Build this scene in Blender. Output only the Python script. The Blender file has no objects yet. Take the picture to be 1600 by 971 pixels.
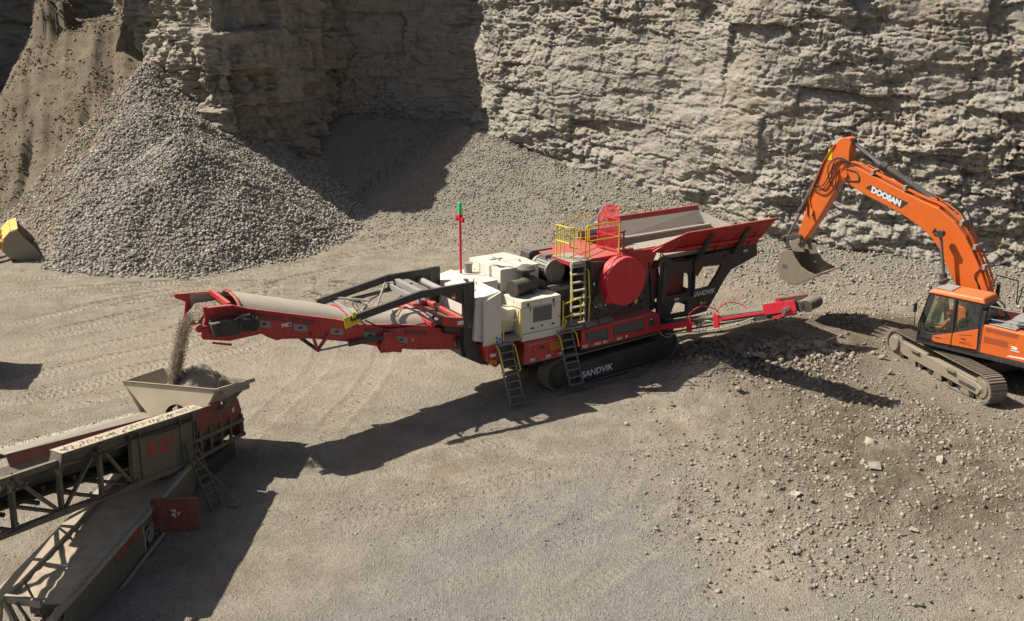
import bpy, bmesh, math, random
import numpy as np
from mathutils import Vector, Matrix, Quaternion
R = math.radians
random.seed(7)
scene = bpy.context.scene
col = scene.collection

# ------------------------------------------------------------------ camera
cam_d = bpy.data.cameras.new("camera"); cam = bpy.data.objects.new("camera", cam_d); col.objects.link(cam)
cam_d.sensor_width = 36.0; cam_d.lens = 36.0 * 1650 / 1600; cam_d.clip_start = 0.3; cam_d.clip_end = 2000
cam.location = (0, 0, 12.5); cam.rotation_euler = (R(90 - 17.4), 0, 0)
scene.camera = cam

# ------------------------------------------------------------------ light
SUN_EL, SUN_AZ = 50.0, 169.0          # azimuth: math angle of the direction TOWARDS the sun, from +X
sx, sy, sz = math.cos(R(SUN_EL)) * math.cos(R(SUN_AZ)), math.cos(R(SUN_EL)) * math.sin(R(SUN_AZ)), math.sin(R(SUN_EL))
w = bpy.data.worlds.new("World"); scene.world = w; w.use_nodes = True
nt = w.node_tree
sky = nt.nodes.new("ShaderNodeTexSky"); sky.sky_type = 'NISHITA'; sky.sun_disc = False
sky.sun_elevation = R(SUN_EL); sky.sun_rotation = R(90 - SUN_AZ)
sky.altitude = 200; sky.air_density = 1.0; sky.dust_density = 3.5; sky.ozone_density = 0.4
bg = nt.nodes["Background"]; bg.inputs[1].default_value = 0.050
nt.links.new(sky.outputs[0], bg.inputs[0])
sun_d = bpy.data.lights.new("sun", 'SUN'); sun_d.energy = 4.6; sun_d.angle = R(0.55); sun_d.color = (1.0, 0.93, 0.82)
sun = bpy.data.objects.new("sun", sun_d); col.objects.link(sun)
sun.rotation_euler = Vector((sx, sy, sz)).to_track_quat('Z', 'Y').to_euler()
scene.view_settings.view_transform = 'Standard'; scene.view_settings.look = 'None'
scene.view_settings.gamma = 1; scene.view_settings.exposure = 0.56
scene.cycles.max_bounces = 5; scene.cycles.diffuse_bounces = 3

# ------------------------------------------------------------------ numpy noise
def h3(a, b, seed):
    n = (a.astype(np.int64) * 374761393 + b.astype(np.int64) * 668265263 + seed * 2147483647 + 12345) & 0xffffffff
    n = ((n ^ (n >> 13)) * 1274126177) & 0xffffffff
    n = (n ^ (n >> 16)) & 0xffffffff
    n = (n * 2246822519) & 0xffffffff
    return ((n ^ (n >> 15)) & 0xffffff) / float(0xffffff)
def vn(x, y, seed=0):
    xi = np.floor(x); yi = np.floor(y); fx = x - xi; fy = y - yi
    fx = fx * fx * (3 - 2 * fx); fy = fy * fy * (3 - 2 * fy)
    a = h3(xi, yi, seed); b = h3(xi + 1, yi, seed); c = h3(xi, yi + 1, seed); d = h3(xi + 1, yi + 1, seed)
    return (a + (b - a) * fx) * (1 - fy) + (c + (d - c) * fx) * fy - 0.5
def fbm(x, y, seed=0, o=4, g=0.5):
    s = 0; a = 1.0
    for i in range(o):
        s = s + a * vn(x, y, seed + i * 17); x = x * 2.03 + 11.3; y = y * 2.03 + 5.7; a *= g
    return s
def sstep(a, b, x):
    t = np.clip((x - a) / (b - a), 0, 1); return t * t * (3 - 2 * t)

# ------------------------------------------------------------------ materials
MATS = {}
def newmat(name):
    m = bpy.data.materials.new(name); m.use_nodes = True
    t = m.node_tree; b = t.nodes["Principled BSDF"]
    return m, t, b
def nd(t, typ, **kw):
    n = t.nodes.new(typ)
    for k, v in kw.items():
        if k.startswith('i_'): n.inputs[k[2:].replace('_', ' ')].default_value = v
        else: setattr(n, k, v)
    return n
def noise(t, vec, scale, detail=4, rough=0.55):
    n = nd(t, "ShaderNodeTexNoise"); n.inputs['Scale'].default_value = scale; n.inputs['Detail'].default_value = detail
    n.inputs['Roughness'].default_value = rough
    if vec is not None: t.links.new(vec, n.inputs['Vector'])
    return n.outputs['Fac']
def ramp(t, fac, pts):
    r = nd(t, "ShaderNodeValToRGB"); e = r.color_ramp.elements
    e[0].position = pts[0][0]; e[0].color = (*pts[0][1], 1); e[1].position = pts[-1][0]; e[1].color = (*pts[-1][1], 1)
    for p, c in pts[1:-1]:
        x = e.new(p); x.color = (*c, 1)
    t.links.new(fac, r.inputs[0]); return r.outputs[0]
def g3(v): return (v, v, v)
def mixc(t, fac, a, b, mode='MIX'):
    n = nd(t, "ShaderNodeMix"); n.data_type = 'RGBA'; n.blend_type = mode
    for s, v in ((n.inputs[0], fac), (n.inputs[6], a), (n.inputs[7], b)):
        if hasattr(v, 'links'): t.links.new(v, s)
        elif isinstance(v, (int, float)): s.default_value = v
        else: s.default_value = (*v, 1)
    return n.outputs[2]
def mth(t, op, a, b=None, clamp=False):
    n = nd(t, "ShaderNodeMath", operation=op); n.use_clamp = clamp
    for s, v in zip(n.inputs, (a, b)):
        if v is None: continue
        if hasattr(v, 'links'): t.links.new(v, s)
        else: s.default_value = v
    return n.outputs[0]
def bump(t, b, h, strength, dist):
    n = nd(t, "ShaderNodeBump"); n.inputs['Strength'].default_value = strength; n.inputs['Distance'].default_value = dist
    t.links.new(h, n.inputs['Height']); t.links.new(n.outputs[0], b.inputs['Normal']); return n

DUST = (0.40, 0.335, 0.25)
def paint(name, c, rough=0.45, dust=0.3, metal=0.0, grime=0.25, scale=1.0):
    """painted or bare metal with settled dust on upward faces, grime and small scratches"""
    m, t, b = newmat(name)
    tc = nd(t, "ShaderNodeTexCoord").outputs['Object']
    n1 = noise(t, tc, 1.7 * scale, 6, 0.65); n2 = noise(t, tc, 9 * scale, 5, 0.7)
    geo = nd(t, "ShaderNodeNewGeometry"); sep = nd(t, "ShaderNodeSeparateXYZ"); t.links.new(geo.outputs['Normal'], sep.inputs[0])
    upf = mth(t, 'MULTIPLY', sep.outputs['Z'], 0.75, True)
    df = mth(t, 'ADD', mth(t, 'MULTIPLY', upf, n2), mth(t, 'MULTIPLY', n1, 0.55))
    df = mth(t, 'MULTIPLY', mth(t, 'SUBTRACT', df, 0.22, True), dust * 2.2, True)
    base = mixc(t, mth(t, 'MULTIPLY', ramp_f(t, n1, .45, .75), grime), c, tuple(x * 0.55 for x in c))
    mps = nd(t, "ShaderNodeMapping"); mps.inputs['Scale'].default_value = (4.5, 4.5, .55); t.links.new(tc, mps.inputs[0])
    n4 = noise(t, mps.outputs[0], 2.2 * scale, 5, 0.6); n5 = noise(t, tc, 26 * scale, 4, 0.75)
    st = mth(t, 'MULTIPLY', ramp_f(t, n4, .48, .72), min(.5, dust * .75)); df = mth(t, 'MAXIMUM', df, st)
    base = mixc(t, mth(t, 'MULTIPLY', ramp_f(t, n5, .66, .70), min(.7, grime * 2)), base, (0.09, 0.08, 0.07))
    cc = mixc(t, df, base, DUST)
    t.links.new(cc, b.inputs['Base Color'])
    b.inputs['Metallic'].default_value = metal
    t.links.new(mth(t, 'ADD', mth(t, 'MULTIPLY', df, 0.4), mth(t, 'ADD', mth(t, 'MULTIPLY', n2, 0.2), rough - 0.1)), b.inputs['Roughness'])
    bump(t, b, n2, 0.12, 0.01)
    MATS[name] = m; return m
def ramp_f(t, fac, a, b):
    n = nd(t, "ShaderNodeMapRange"); n.inputs[1].default_value = a; n.inputs[2].default_value = b
    t.links.new(fac, n.inputs[0]); return n.outputs[0]

M = {}
M['red'] = paint('red_paint', (0.50, 0.016, 0.026), 0.42, 0.36)
M['redbright'] = paint('signal_red_paint', (0.70, 0.018, 0.042), 0.42, 0.20, grime=0.15)
M['cream'] = paint('cream_paint', (0.74, 0.70, 0.60), 0.42, 0.16, grime=0.10)
M['black'] = paint('charcoal_paint', (0.035, 0.037, 0.040), 0.42, 0.22)
M['dark'] = paint('dark_steel', (0.045, 0.042, 0.038), 0.6, 0.3)
M['greysteel'] = paint('grey_steel', (0.20, 0.20, 0.195), 0.45, 0.25, metal=0.3)
M['shoe'] = paint('worn_track_steel', (0.21, 0.18, 0.135), 0.6, 0.5, metal=0.1)
M['bigshoe'] = paint('dusty_track_steel', (0.24, 0.21, 0.175), 0.55, 0.5, metal=0.3)
M['yellow'] = paint('safety_yellow_paint', (0.78, 0.62, 0.02), 0.4, 0.08, grime=0.08)
M['orange'] = paint('orange_paint', (0.76, 0.150, 0.018), 0.40, 0.20, grime=0.25)
M['orangeyel'] = paint('label_orange', (0.8, 0.3, 0.01), 0.5, 0.05)
M['liner'] = paint('dusty_liner_steel', (0.36, 0.335, 0.285), 0.6, 0.4, metal=0.1)
M['canvas'] = paint('dust_cover_rubber', (0.46, 0.42, 0.35), 0.8, 0.45)
M['rubber'] = paint('belt_rubber', (0.06, 0.056, 0.05), 0.8, 0.45)
M['chrome'] = paint('cylinder_rod', (0.55, 0.55, 0.57), 0.2, 0.05, metal=0.9)
M['olive'] = paint('dirty_olive_paint', (0.135, 0.125, 0.088), 0.7, 0.4, grime=0.5)
M['olivelight'] = paint('dusty_khaki_steel', (0.40, 0.355, 0.27), 0.75, 0.5, grime=0.4)
M['hoppercream'] = paint('dusty_cream_hopper_paint', (0.70, 0.60, 0.43), 0.65, 0.35, grime=0.3)
M['oldred'] = paint('faded_red_paint', (0.22, 0.045, 0.035), 0.65, 0.35, grime=0.4)
M['bucket'] = paint('worn_bucket_steel', (0.30, 0.262, 0.20), 0.5, 0.4, metal=0.25)
M['loader'] = paint('loader_yellow_paint', (0.78, 0.48, 0.06), 0.5, 0.35)
M['white'] = paint('white_lettering', (0.82, 0.82, 0.80), 0.5, 0.05, grime=0.03)
M['blue'] = paint('blue_label', (0.04, 0.12, 0.5), 0.5, 0.03)
M['redletter'] = paint('red_lettering', (0.62, 0.035, 0.03), 0.6, 0.15, grime=0.3)
M['grey'] = paint('grey_panel_paint', (0.30, 0.30, 0.29), 0.5, 0.2)
M['seal'] = paint('black_rubber_hose', (0.02, 0.02, 0.02), 0.5, 0.12)
M['skin'] = paint('skin', (0.55, 0.33, 0.24), 0.55, 0.0, grime=0.0)
M['hivis'] = paint('orange_workwear', (0.85, 0.13, 0.02), 0.8, 0.03, grime=0.05)
M['trouser'] = paint('navy_trousers', (0.03, 0.035, 0.06), 0.85, 0.05)
M['gdot'] = paint('green_beacon_plastic', (0.04, 0.75, 0.25), 0.3, 0.0, grime=0.0)
def glass():
    m, t, b = newmat('cab_glass')
    tr = nd(t, "ShaderNodeBsdfTransparent"); tr.inputs[0].default_value = (0.80, 0.88, 0.83, 1)
    gl = nd(t, "ShaderNodeBsdfGlossy"); gl.inputs['Roughness'].default_value = 0.04; gl.inputs[0].default_value = (.9, .95, .92, 1)
    mx = nd(t, "ShaderNodeMixShader"); mx.inputs[0].default_value = 0.13
    t.links.new(tr.outputs[0], mx.inputs[1]); t.links.new(gl.outputs[0], mx.inputs[2]); t.links.new(mx.outputs[0], t.nodes["Material Output"].inputs[0])
    return m
M['glass'] = glass()

def rock_mat(name, c1, c2, stain=0.3, attr=False, ochre=True, sc=1.0):
    m, t, b = newmat(name)
    tc = nd(t, "ShaderNodeNewGeometry").outputs['Position']
    n0 = noise(t, tc, 0.25 * sc, 5, 0.6); n1 = noise(t, tc, 1.3 * sc, 8, 0.65); n2 = noise(t, tc, 9 * sc, 8, 0.7)
    mp = nd(t, "ShaderNodeMapping"); mp.inputs['Scale'].default_value = (0.5, 0.5, 5.0); t.links.new(tc, mp.inputs[0])
    n3 = noise(t, mp.outputs[0], 1.1 * sc, 6, 0.6)
    c = mixc(t, ramp_f(t, n1, .35, .65), c1, c2)
    c = mixc(t, mth(t, 'MULTIPLY', ramp_f(t, n3, .45, .7), 0.45), c, tuple(x * 0.62 for x in c1))
    if ochre: c = mixc(t, mth(t, 'MULTIPLY', ramp_f(t, n0, .50, .68), stain), c, (0.30, 0.215, 0.12))
    c = mixc(t, mth(t, 'MULTIPLY', ramp_f(t, n2, .3, .7), 0.35), c, tuple(min(1, x * 1.25) for x in c2))
    if attr:
        a = nd(t, "ShaderNodeAttribute", attribute_name='rnd'); c = mixc(t, 0.75, c, ramp(t, a.outputs['Fac'], [(0, g3(.72)), (1, g3(1.18))]), 'MULTIPLY')
    t.links.new(c, b.inputs['Base Color']); b.inputs['Roughness'].default_value = 0.9
    b.inputs['Specular IOR Level'].default_value = 0.2
    v = nd(t, "ShaderNodeTexVoronoi"); v.feature = 'F1'; v.inputs['Scale'].default_value = 3.2 * sc
    mp2 = nd(t, "ShaderNodeMapping"); mp2.inputs['Scale'].default_value = (1, 1, 2.0); t.links.new(tc, mp2.inputs[0])
    wv = nd(t, "ShaderNodeMixRGB"); wv.blend_type = 'ADD'; wv.inputs[0].default_value = 0.35
    nn = nd(t, "ShaderNodeTexNoise"); nn.inputs['Scale'].default_value = 2.0; nn.inputs['Detail'].default_value = 4
    t.links.new(tc, nn.inputs[0]); t.links.new(mp2.outputs[0], wv.inputs[1]); t.links.new(nn.outputs['Color'], wv.inputs[2])
    t.links.new(wv.outputs[0], v.inputs['Vector'])
    hh = mth(t, 'ADD', mth(t, 'MULTIPLY', n2, 0.6), mth(t, 'MULTIPLY', v.outputs['Distance'], 0.7))
    hh = mth(t, 'ADD', hh, mth(t, 'MULTIPLY', n1, 0.8))
    bump(t, b, hh, 0.65, 0.06 / sc)
    return m
M['rock'] = rock_mat('limestone', (0.245, 0.222, 0.185), (0.350, 0.322, 0.276), 0.38)
M['rock2'] = rock_mat('limestone_weathered', (0.255, 0.228, 0.185), (0.37, 0.333, 0.275), 0.4)
M['stone'] = rock_mat('crushed_stone', (0.285, 0.255, 0.212), (0.40, 0.365, 0.315), 0.1, attr=True, ochre=False, sc=3)
M['stonedark'] = rock_mat('dusty_aggregate', (0.24, 0.205, 0.155), (0.34, 0.30, 0.24), 0.1, attr=True, ochre=False, sc=3)
M['stonepale'] = rock_mat('pale_rubble', (0.27, 0.238, 0.19), (0.41, 0.37, 0.31), 0.1, attr=True, ochre=False, sc=3)

M['scree'] = rock_mat('scree_stone', (0.255, 0.225, 0.180), (0.36, 0.325, 0.275), 0.1, attr=True, ochre=False, sc=3)
M['streamdust'] = rock_mat('falling_grit', (0.21, 0.172, 0.122), (0.33, 0.28, 0.215), 0.1, attr=True, ochre=False, sc=3)
M['clod'] = rock_mat('earth_clod', (0.155, 0.122, 0.082), (0.27, 0.225, 0.165), 0.1, attr=True, ochre=False, sc=3)
def ground_mat():
    m, t, b = newmat('quarry_floor')
    tc = nd(t, "ShaderNodeNewGeometry").outputs['Position']
    at = lambda n: nd(t, "ShaderNodeAttribute", attribute_name=n).outputs['Fac']
    n0 = noise(t, tc, 0.22, 6, 0.6); n1 = noise(t, tc, 0.9, 8, 0.62); n2 = noise(t, tc, 7, 8, 0.7); n3 = noise(t, tc, 28, 4, 0.7)
    c = mixc(t, ramp_f(t, n1, .38, .62), (0.295, 0.248, 0.184), (0.42, 0.366, 0.288))
    c = mixc(t, mth(t, 'MULTIPLY', ramp_f(t, n0, .42, .62), .5), c, (0.30, 0.275, 0.235))
    c = mixc(t, mth(t, 'MULTIPLY', at('grey'), .85), c, mixc(t, n1, (0.235, 0.22, 0.195), (0.38, 0.35, 0.305)))
    c = mixc(t, mth(t, 'MULTIPLY', at('pale'), .6), c, (0.45, 0.385, 0.295))
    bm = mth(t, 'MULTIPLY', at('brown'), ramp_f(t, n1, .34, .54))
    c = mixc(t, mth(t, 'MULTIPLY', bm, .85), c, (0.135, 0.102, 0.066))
    c = mixc(t, mth(t, 'MULTIPLY', at('bank'), .8), c, mixc(t, ramp_f(t, n1, .35, .65), (0.150, 0.116, 0.077), (0.255, 0.205, 0.145)))
    c = mixc(t, mth(t, 'MULTIPLY', at('scree'), .8), c, mixc(t, n2, (0.235, 0.215, 0.18), (0.33, 0.30, 0.255)))
    v = nd(t, "ShaderNodeTexVoronoi"); v.inputs['Scale'].default_value = 16; t.links.new(tc, v.inputs['Vector'])
    v2 = nd(t, "ShaderNodeTexVoronoi"); v2.inputs['Scale'].default_value = 38; t.links.new(tc, v2.inputs['Vector'])
    sp = nd(t, "ShaderNodeSeparateColor"); t.links.new(v.outputs['Color'], sp.inputs[0])
    peb = mth(t, 'MULTIPLY', mth(t, 'GREATER_THAN', sp.outputs[0], 0.62), mth(t, 'LESS_THAN', v.outputs['Distance'], 0.42))
    c = mixc(t, mth(t, 'MULTIPLY', peb, 0.40), c, ramp(t, sp.outputs[1], [(0, (0.22, 0.20, 0.17)), (1, (0.52, 0.48, 0.42))]))
    sp2 = nd(t, "ShaderNodeSeparateColor"); t.links.new(v2.outputs['Color'], sp2.inputs[0])
    c = mixc(t, 0.6, c, ramp(t, sp2.outputs[0], [(0, g3(.62)), (1, g3(1.38))]), 'MULTIPLY')
    c = mixc(t, 0.6, c, ramp(t, n3, [(.3, g3(.78)), (.7, g3(1.22))]), 'MULTIPLY')
    t.links.new(c, b.inputs['Base Color']); b.inputs['Roughness'].default_value = 0.95; b.inputs['Specular IOR Level'].default_value = 0.15
    tr = mth(t, 'SINE', mth(t, 'MULTIPLY', at('ts'), 2 * math.pi / 0.21))
    tr = mth(t, 'MULTIPLY', mth(t, 'MULTIPLY', tr, at('tm')), mth(t, 'MULTIPLY', n1, 1.3))
    pb = mth(t, 'MULTIPLY', peb, mth(t, 'SUBTRACT', 0.6, v.outputs['Distance']))
    hh = mth(t, 'ADD', mth(t, 'ADD', mth(t, 'MULTIPLY', n2, 1.3), mth(t, 'MULTIPLY', n3, 0.5)), mth(t, 'ADD', tr, mth(t, 'MULTIPLY', pb, 1.5)))
    hh = mth(t, 'SUBTRACT', hh, mth(t, 'MULTIPLY', v2.outputs['Distance'], 0.5))
    bump(t, b, hh, 0.9, 0.07)
    return m
M['ground'] = ground_mat()

# ------------------------------------------------------------------ mesh helpers
class MB:
    def __init__(s): s.v = []; s.f = []; s.mi = []; s.m = 0; s.pc = []
    def add(s, vs, fs):
        o = len(s.v); s.v += [tuple(p) for p in vs]; s.pc.append((o, len(s.v), len(s.f), len(s.f) + len(fs)))
        for f in fs: s.f.append([i + o for i in f]); s.mi.append(s.m)
        return s
    def hexa(s, p):   # 4 bottom ccw, 4 top ccw
        return s.add(p, [(3, 2, 1, 0), (4, 5, 6, 7), (0, 1, 5, 4), (1, 2, 6, 5), (2, 3, 7, 6), (3, 0, 4, 7)])
    def box(s, x0, x1, y0, y1, z0, z1):
        return s.hexa([(x0, y0, z0), (x1, y0, z0), (x1, y1, z0), (x0, y1, z0), (x0, y0, z1), (x1, y0, z1), (x1, y1, z1), (x0, y1, z1)])
    def prism(s, poly, a, b, ax='y', inset=0):
        n = len(poly)
        P = (lambda p, t: (p[0], t, p[1])) if ax == 'y' else ((lambda p, t: (p[0], p[1], t)) if ax == 'z' else (lambda p, t: (t, p[0], p[1])))
        vs = [P(p, a) for p in poly] + [P(p, b) for p in poly]
        fs = [tuple(range(n)), tuple(range(2 * n - 1, n - 1, -1))] + [(i, (i + 1) % n, n + (i + 1) % n, n + i) for i in range(n)]
        return s.add(vs, fs)
    def cyl(s, p, q, r, r2=None, n=14, cap=True):
        p = Vector(p); q = Vector(q); r2 = r if r2 is None else r2
        d = (q - p).normalized(); a = d.orthogonal().normalized(); b = d.cross(a)
        vs = []
        for c, rr in ((p, r), (q, r2)):
            for i in range(n):
                t = 2 * math.pi * i / n; vs.append(c + a * math.cos(t) * rr + b * math.sin(t) * rr)
        fs = [(i, (i + 1) % n, n + (i + 1) % n, n + i) for i in range(n)]
        if cap: fs += [tuple(range(n - 1, -1, -1)), tuple(range(n, 2 * n))]
        return s.add(vs, fs)
    def tube(s, pts, r, n=8, closed=False):
        pts = [Vector(p) for p in pts]
        for i in range(len(pts) - 1): s.cyl(pts[i], pts[i + 1], r, n=n)
        return s
    def hose(s, pts, r, n=6, k=6):
        pts = [Vector(p) for p in pts]; P = [pts[0]] + pts + [pts[-1]]; out = []
        for i in range(1, len(P) - 2):
            for j in range(k):
                t = j / k; a, b, c, d = P[i - 1], P[i], P[i + 1], P[i + 2]
                out.append(0.5 * ((2 * b) + (c - a) * t + (2 * a - 5 * b + 4 * c - d) * t * t + (3 * b - a - 3 * c + d) * t ** 3))
        out.append(pts[-1]); vs = []; m = len(out)
        for i, p in enumerate(out):
            d = (out[min(i + 1, m - 1)] - out[max(i - 1, 0)]).normalized()
            a = d.cross(Vector((0.13, 0.31, 0.94))).normalized(); b = d.cross(a)
            for q in range(n): t = 2 * math.pi * q / n; vs.append(p + a * math.cos(t) * r + b * math.sin(t) * r)
        fs = [(i * n + q, i * n + (q + 1) % n, (i + 1) * n + (q + 1) % n, (i + 1) * n + q) for i in range(m - 1) for q in range(n)]
        return s.add(vs, fs)
    def bar(s, p, q, wd, ht, up=(0, 0, 1)):
        p = Vector(p); q = Vector(q); d = (q - p).normalized(); u = Vector(up)
        sd = d.cross(u).normalized(); u2 = sd.cross(d).normalized()
        vs = []
        for c in (p, q):
            for a, b in ((-1, -1), (1, -1), (1, 1), (-1, 1)): vs.append(c + sd * a * wd / 2 + u2 * b * ht / 2)
        return s.add(vs, [(3, 2, 1, 0), (4, 5, 6, 7), (0, 1, 5, 4), (1, 2, 6, 5), (2, 3, 7, 6), (3, 0, 4, 7)])
    def quad(s, pts, th):   # thick quad/polygon
        pts = [Vector(p) for p in pts]; n = len(pts); nm = (pts[1] - pts[0]).cross(pts[2] - pts[0]).normalized() * th
        vs = pts + [p + nm for p in pts]
        return s.add(vs, [tuple(range(n - 1, -1, -1)), tuple(range(n, 2 * n))] + [(i, (i + 1) % n, n + (i + 1) % n, n + i) for i in range(n)])
    def clusters(s, gap=.02):
        bb = [([min(p[k] for p in s.v[a:b]) - gap / 2 for k in range(3)], [max(p[k] for p in s.v[a:b]) + gap / 2 for k in range(3)]) for a, b, _, _ in s.pc]
        n = len(bb); g = list(range(n))
        def find(i):
            while g[i] != i: g[i] = g[g[i]]; i = g[i]
            return i
        for i in range(n):
            for j in range(i + 1, n):
                if all(bb[i][0][k] <= bb[j][1][k] and bb[j][0][k] <= bb[i][1][k] for k in range(3)): g[find(j)] = find(i)
        out = {}
        for i in range(n): out.setdefault(find(i), []).append(i)
        return list(out.values())
    def build(s, name, mat, parent=None, bevel=0.0, smooth=False, seg=2, split=True):
        if split and parent is not None and 1 < len(s.pc) <= 60:
            cl = s.clusters()
            if 1 < len(cl) <= 30:
                first = None
                for c in cl:
                    q = MB()
                    for i in c:
                        a, b, fa, fb = s.pc[i]; o = len(q.v)
                        q.v += s.v[a:b]; q.f += [[k - a + o for k in f] for f in s.f[fa:fb]]; q.mi += s.mi[fa:fb]; q.pc.append((0, 0, 0, 0))
                    r = q.build(name, mat, parent, bevel, smooth, seg, False); first = first or r
                return first
        me = bpy.data.meshes.new(name); me.from_pydata(s.v, [], s.f)
        for m in (mat if isinstance(mat, (list, tuple)) else [mat]): me.materials.append(m)
        me.polygons.foreach_set('material_index', s.mi)
        bm = bmesh.new(); bm.from_mesh(me); bmesh.ops.recalc_face_normals(bm, faces=bm.faces); bm.to_mesh(me); bm.free()
        if smooth:
            me.polygons.foreach_set('use_smooth', [True] * len(me.polygons)); me.set_sharp_from_angle(angle=R(38))
        o = bpy.data.objects.new(name, me); col.objects.link(o)
        if parent: o.parent = parent
        if bevel:
            b = o.modifiers.new('bevel', 'BEVEL'); b.width = bevel; b.segments = seg; b.limit_method = 'ANGLE'; b.angle_limit = R(35); b.harden_normals = False
        return o
def thing(name, label, cat, loc=(0, 0, 0), rz=0, group=None):
    o = bpy.data.objects.new(name, None); col.objects.link(o); o.empty_display_size = 0.3
    o.location = loc; o.rotation_euler = (0, 0, rz); o['label'] = label; o['category'] = cat
    if group: o['group'] = group
    return o
def npmesh(name, V, F, mat, attrs=None, smooth=False):
    me = bpy.data.meshes.new(name); n = F.shape[1]
    me.vertices.add(len(V)); me.vertices.foreach_set('co', V.astype(np.float32).ravel())
    me.loops.add(F.size); me.loops.foreach_set('vertex_index', F.astype(np.int32).ravel())
    me.polygons.add(len(F)); me.polygons.foreach_set('loop_start', np.arange(0, F.size, n, dtype=np.int32))
    try: me.polygons.foreach_set('loop_total', np.full(len(F), n, dtype=np.int32))
    except Exception: pass
    me.update(calc_edges=True)
    if smooth: me.polygons.foreach_set('use_smooth', np.ones(len(F), dtype=bool))
    for k, a in (attrs or {}).items():
        at = me.attributes.new(k, 'FLOAT', 'POINT'); at.data.foreach_set('value', a.astype(np.float32).ravel())
    me.materials.append(mat)
    o = bpy.data.objects.new(name, me); col.objects.link(o); return o
def text_part(txt, size, mat, parent, origin, X, Y, name='lettering', off=0.0, depth=0.006, xs=1.0):
    c = bpy.data.curves.new('t', 'FONT'); c.body = txt; c.size = size; c.extrude = depth; c.offset = off; c.resolution_u = 3
    t = bpy.data.objects.new('t', c); col.objects.link(t)
    dg = bpy.context.evaluated_depsgraph_get(); me = bpy.data.meshes.new_from_object(t.evaluated_get(dg))
    bpy.data.objects.remove(t)
    X = Vector(X).normalized(); Y = Vector(Y).normalized(); Z = X.cross(Y)
    mt = Matrix((X * xs, Y, Z)).transposed().to_4x4(); mt.translation = Vector(origin)
    me.transform(mt); me.materials.clear(); me.materials.append(mat); me.name = name
    o = bpy.data.objects.new(name, me); col.objects.link(o); o.parent = parent; return o
def plate(name, outer, holes, v0, th, mat, parent, bevel=0.006):
    """plate in the local x-z plane with holes, from y=v0 to v0+th"""
    c = bpy.data.curves.new('p', 'CURVE'); c.dimensions = '2D'; c.fill_mode = 'BOTH'; c.extrude = th / 2
    for poly in [outer] + holes:
        sp = c.splines.new('POLY'); sp.points.add(len(poly) - 1); sp.use_cyclic_u = True
        for p, q in zip(sp.points, poly): p.co = (q[0], q[1], 0, 1)
    t = bpy.data.objects.new('p', c); col.objects.link(t)
    dg = bpy.context.evaluated_depsgraph_get(); me = bpy.data.meshes.new_from_object(t.evaluated_get(dg)); bpy.data.objects.remove(t)
    me.transform(Matrix(((1, 0, 0, 0), (0, 0, -1, v0 + th / 2), (0, 1, 0, 0), (0, 0, 0, 1))))
    me.materials.clear(); me.materials.append(mat); me.name = name
    o = bpy.data.objects.new(name, me); col.objects.link(o); o.parent = parent
    return o
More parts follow.
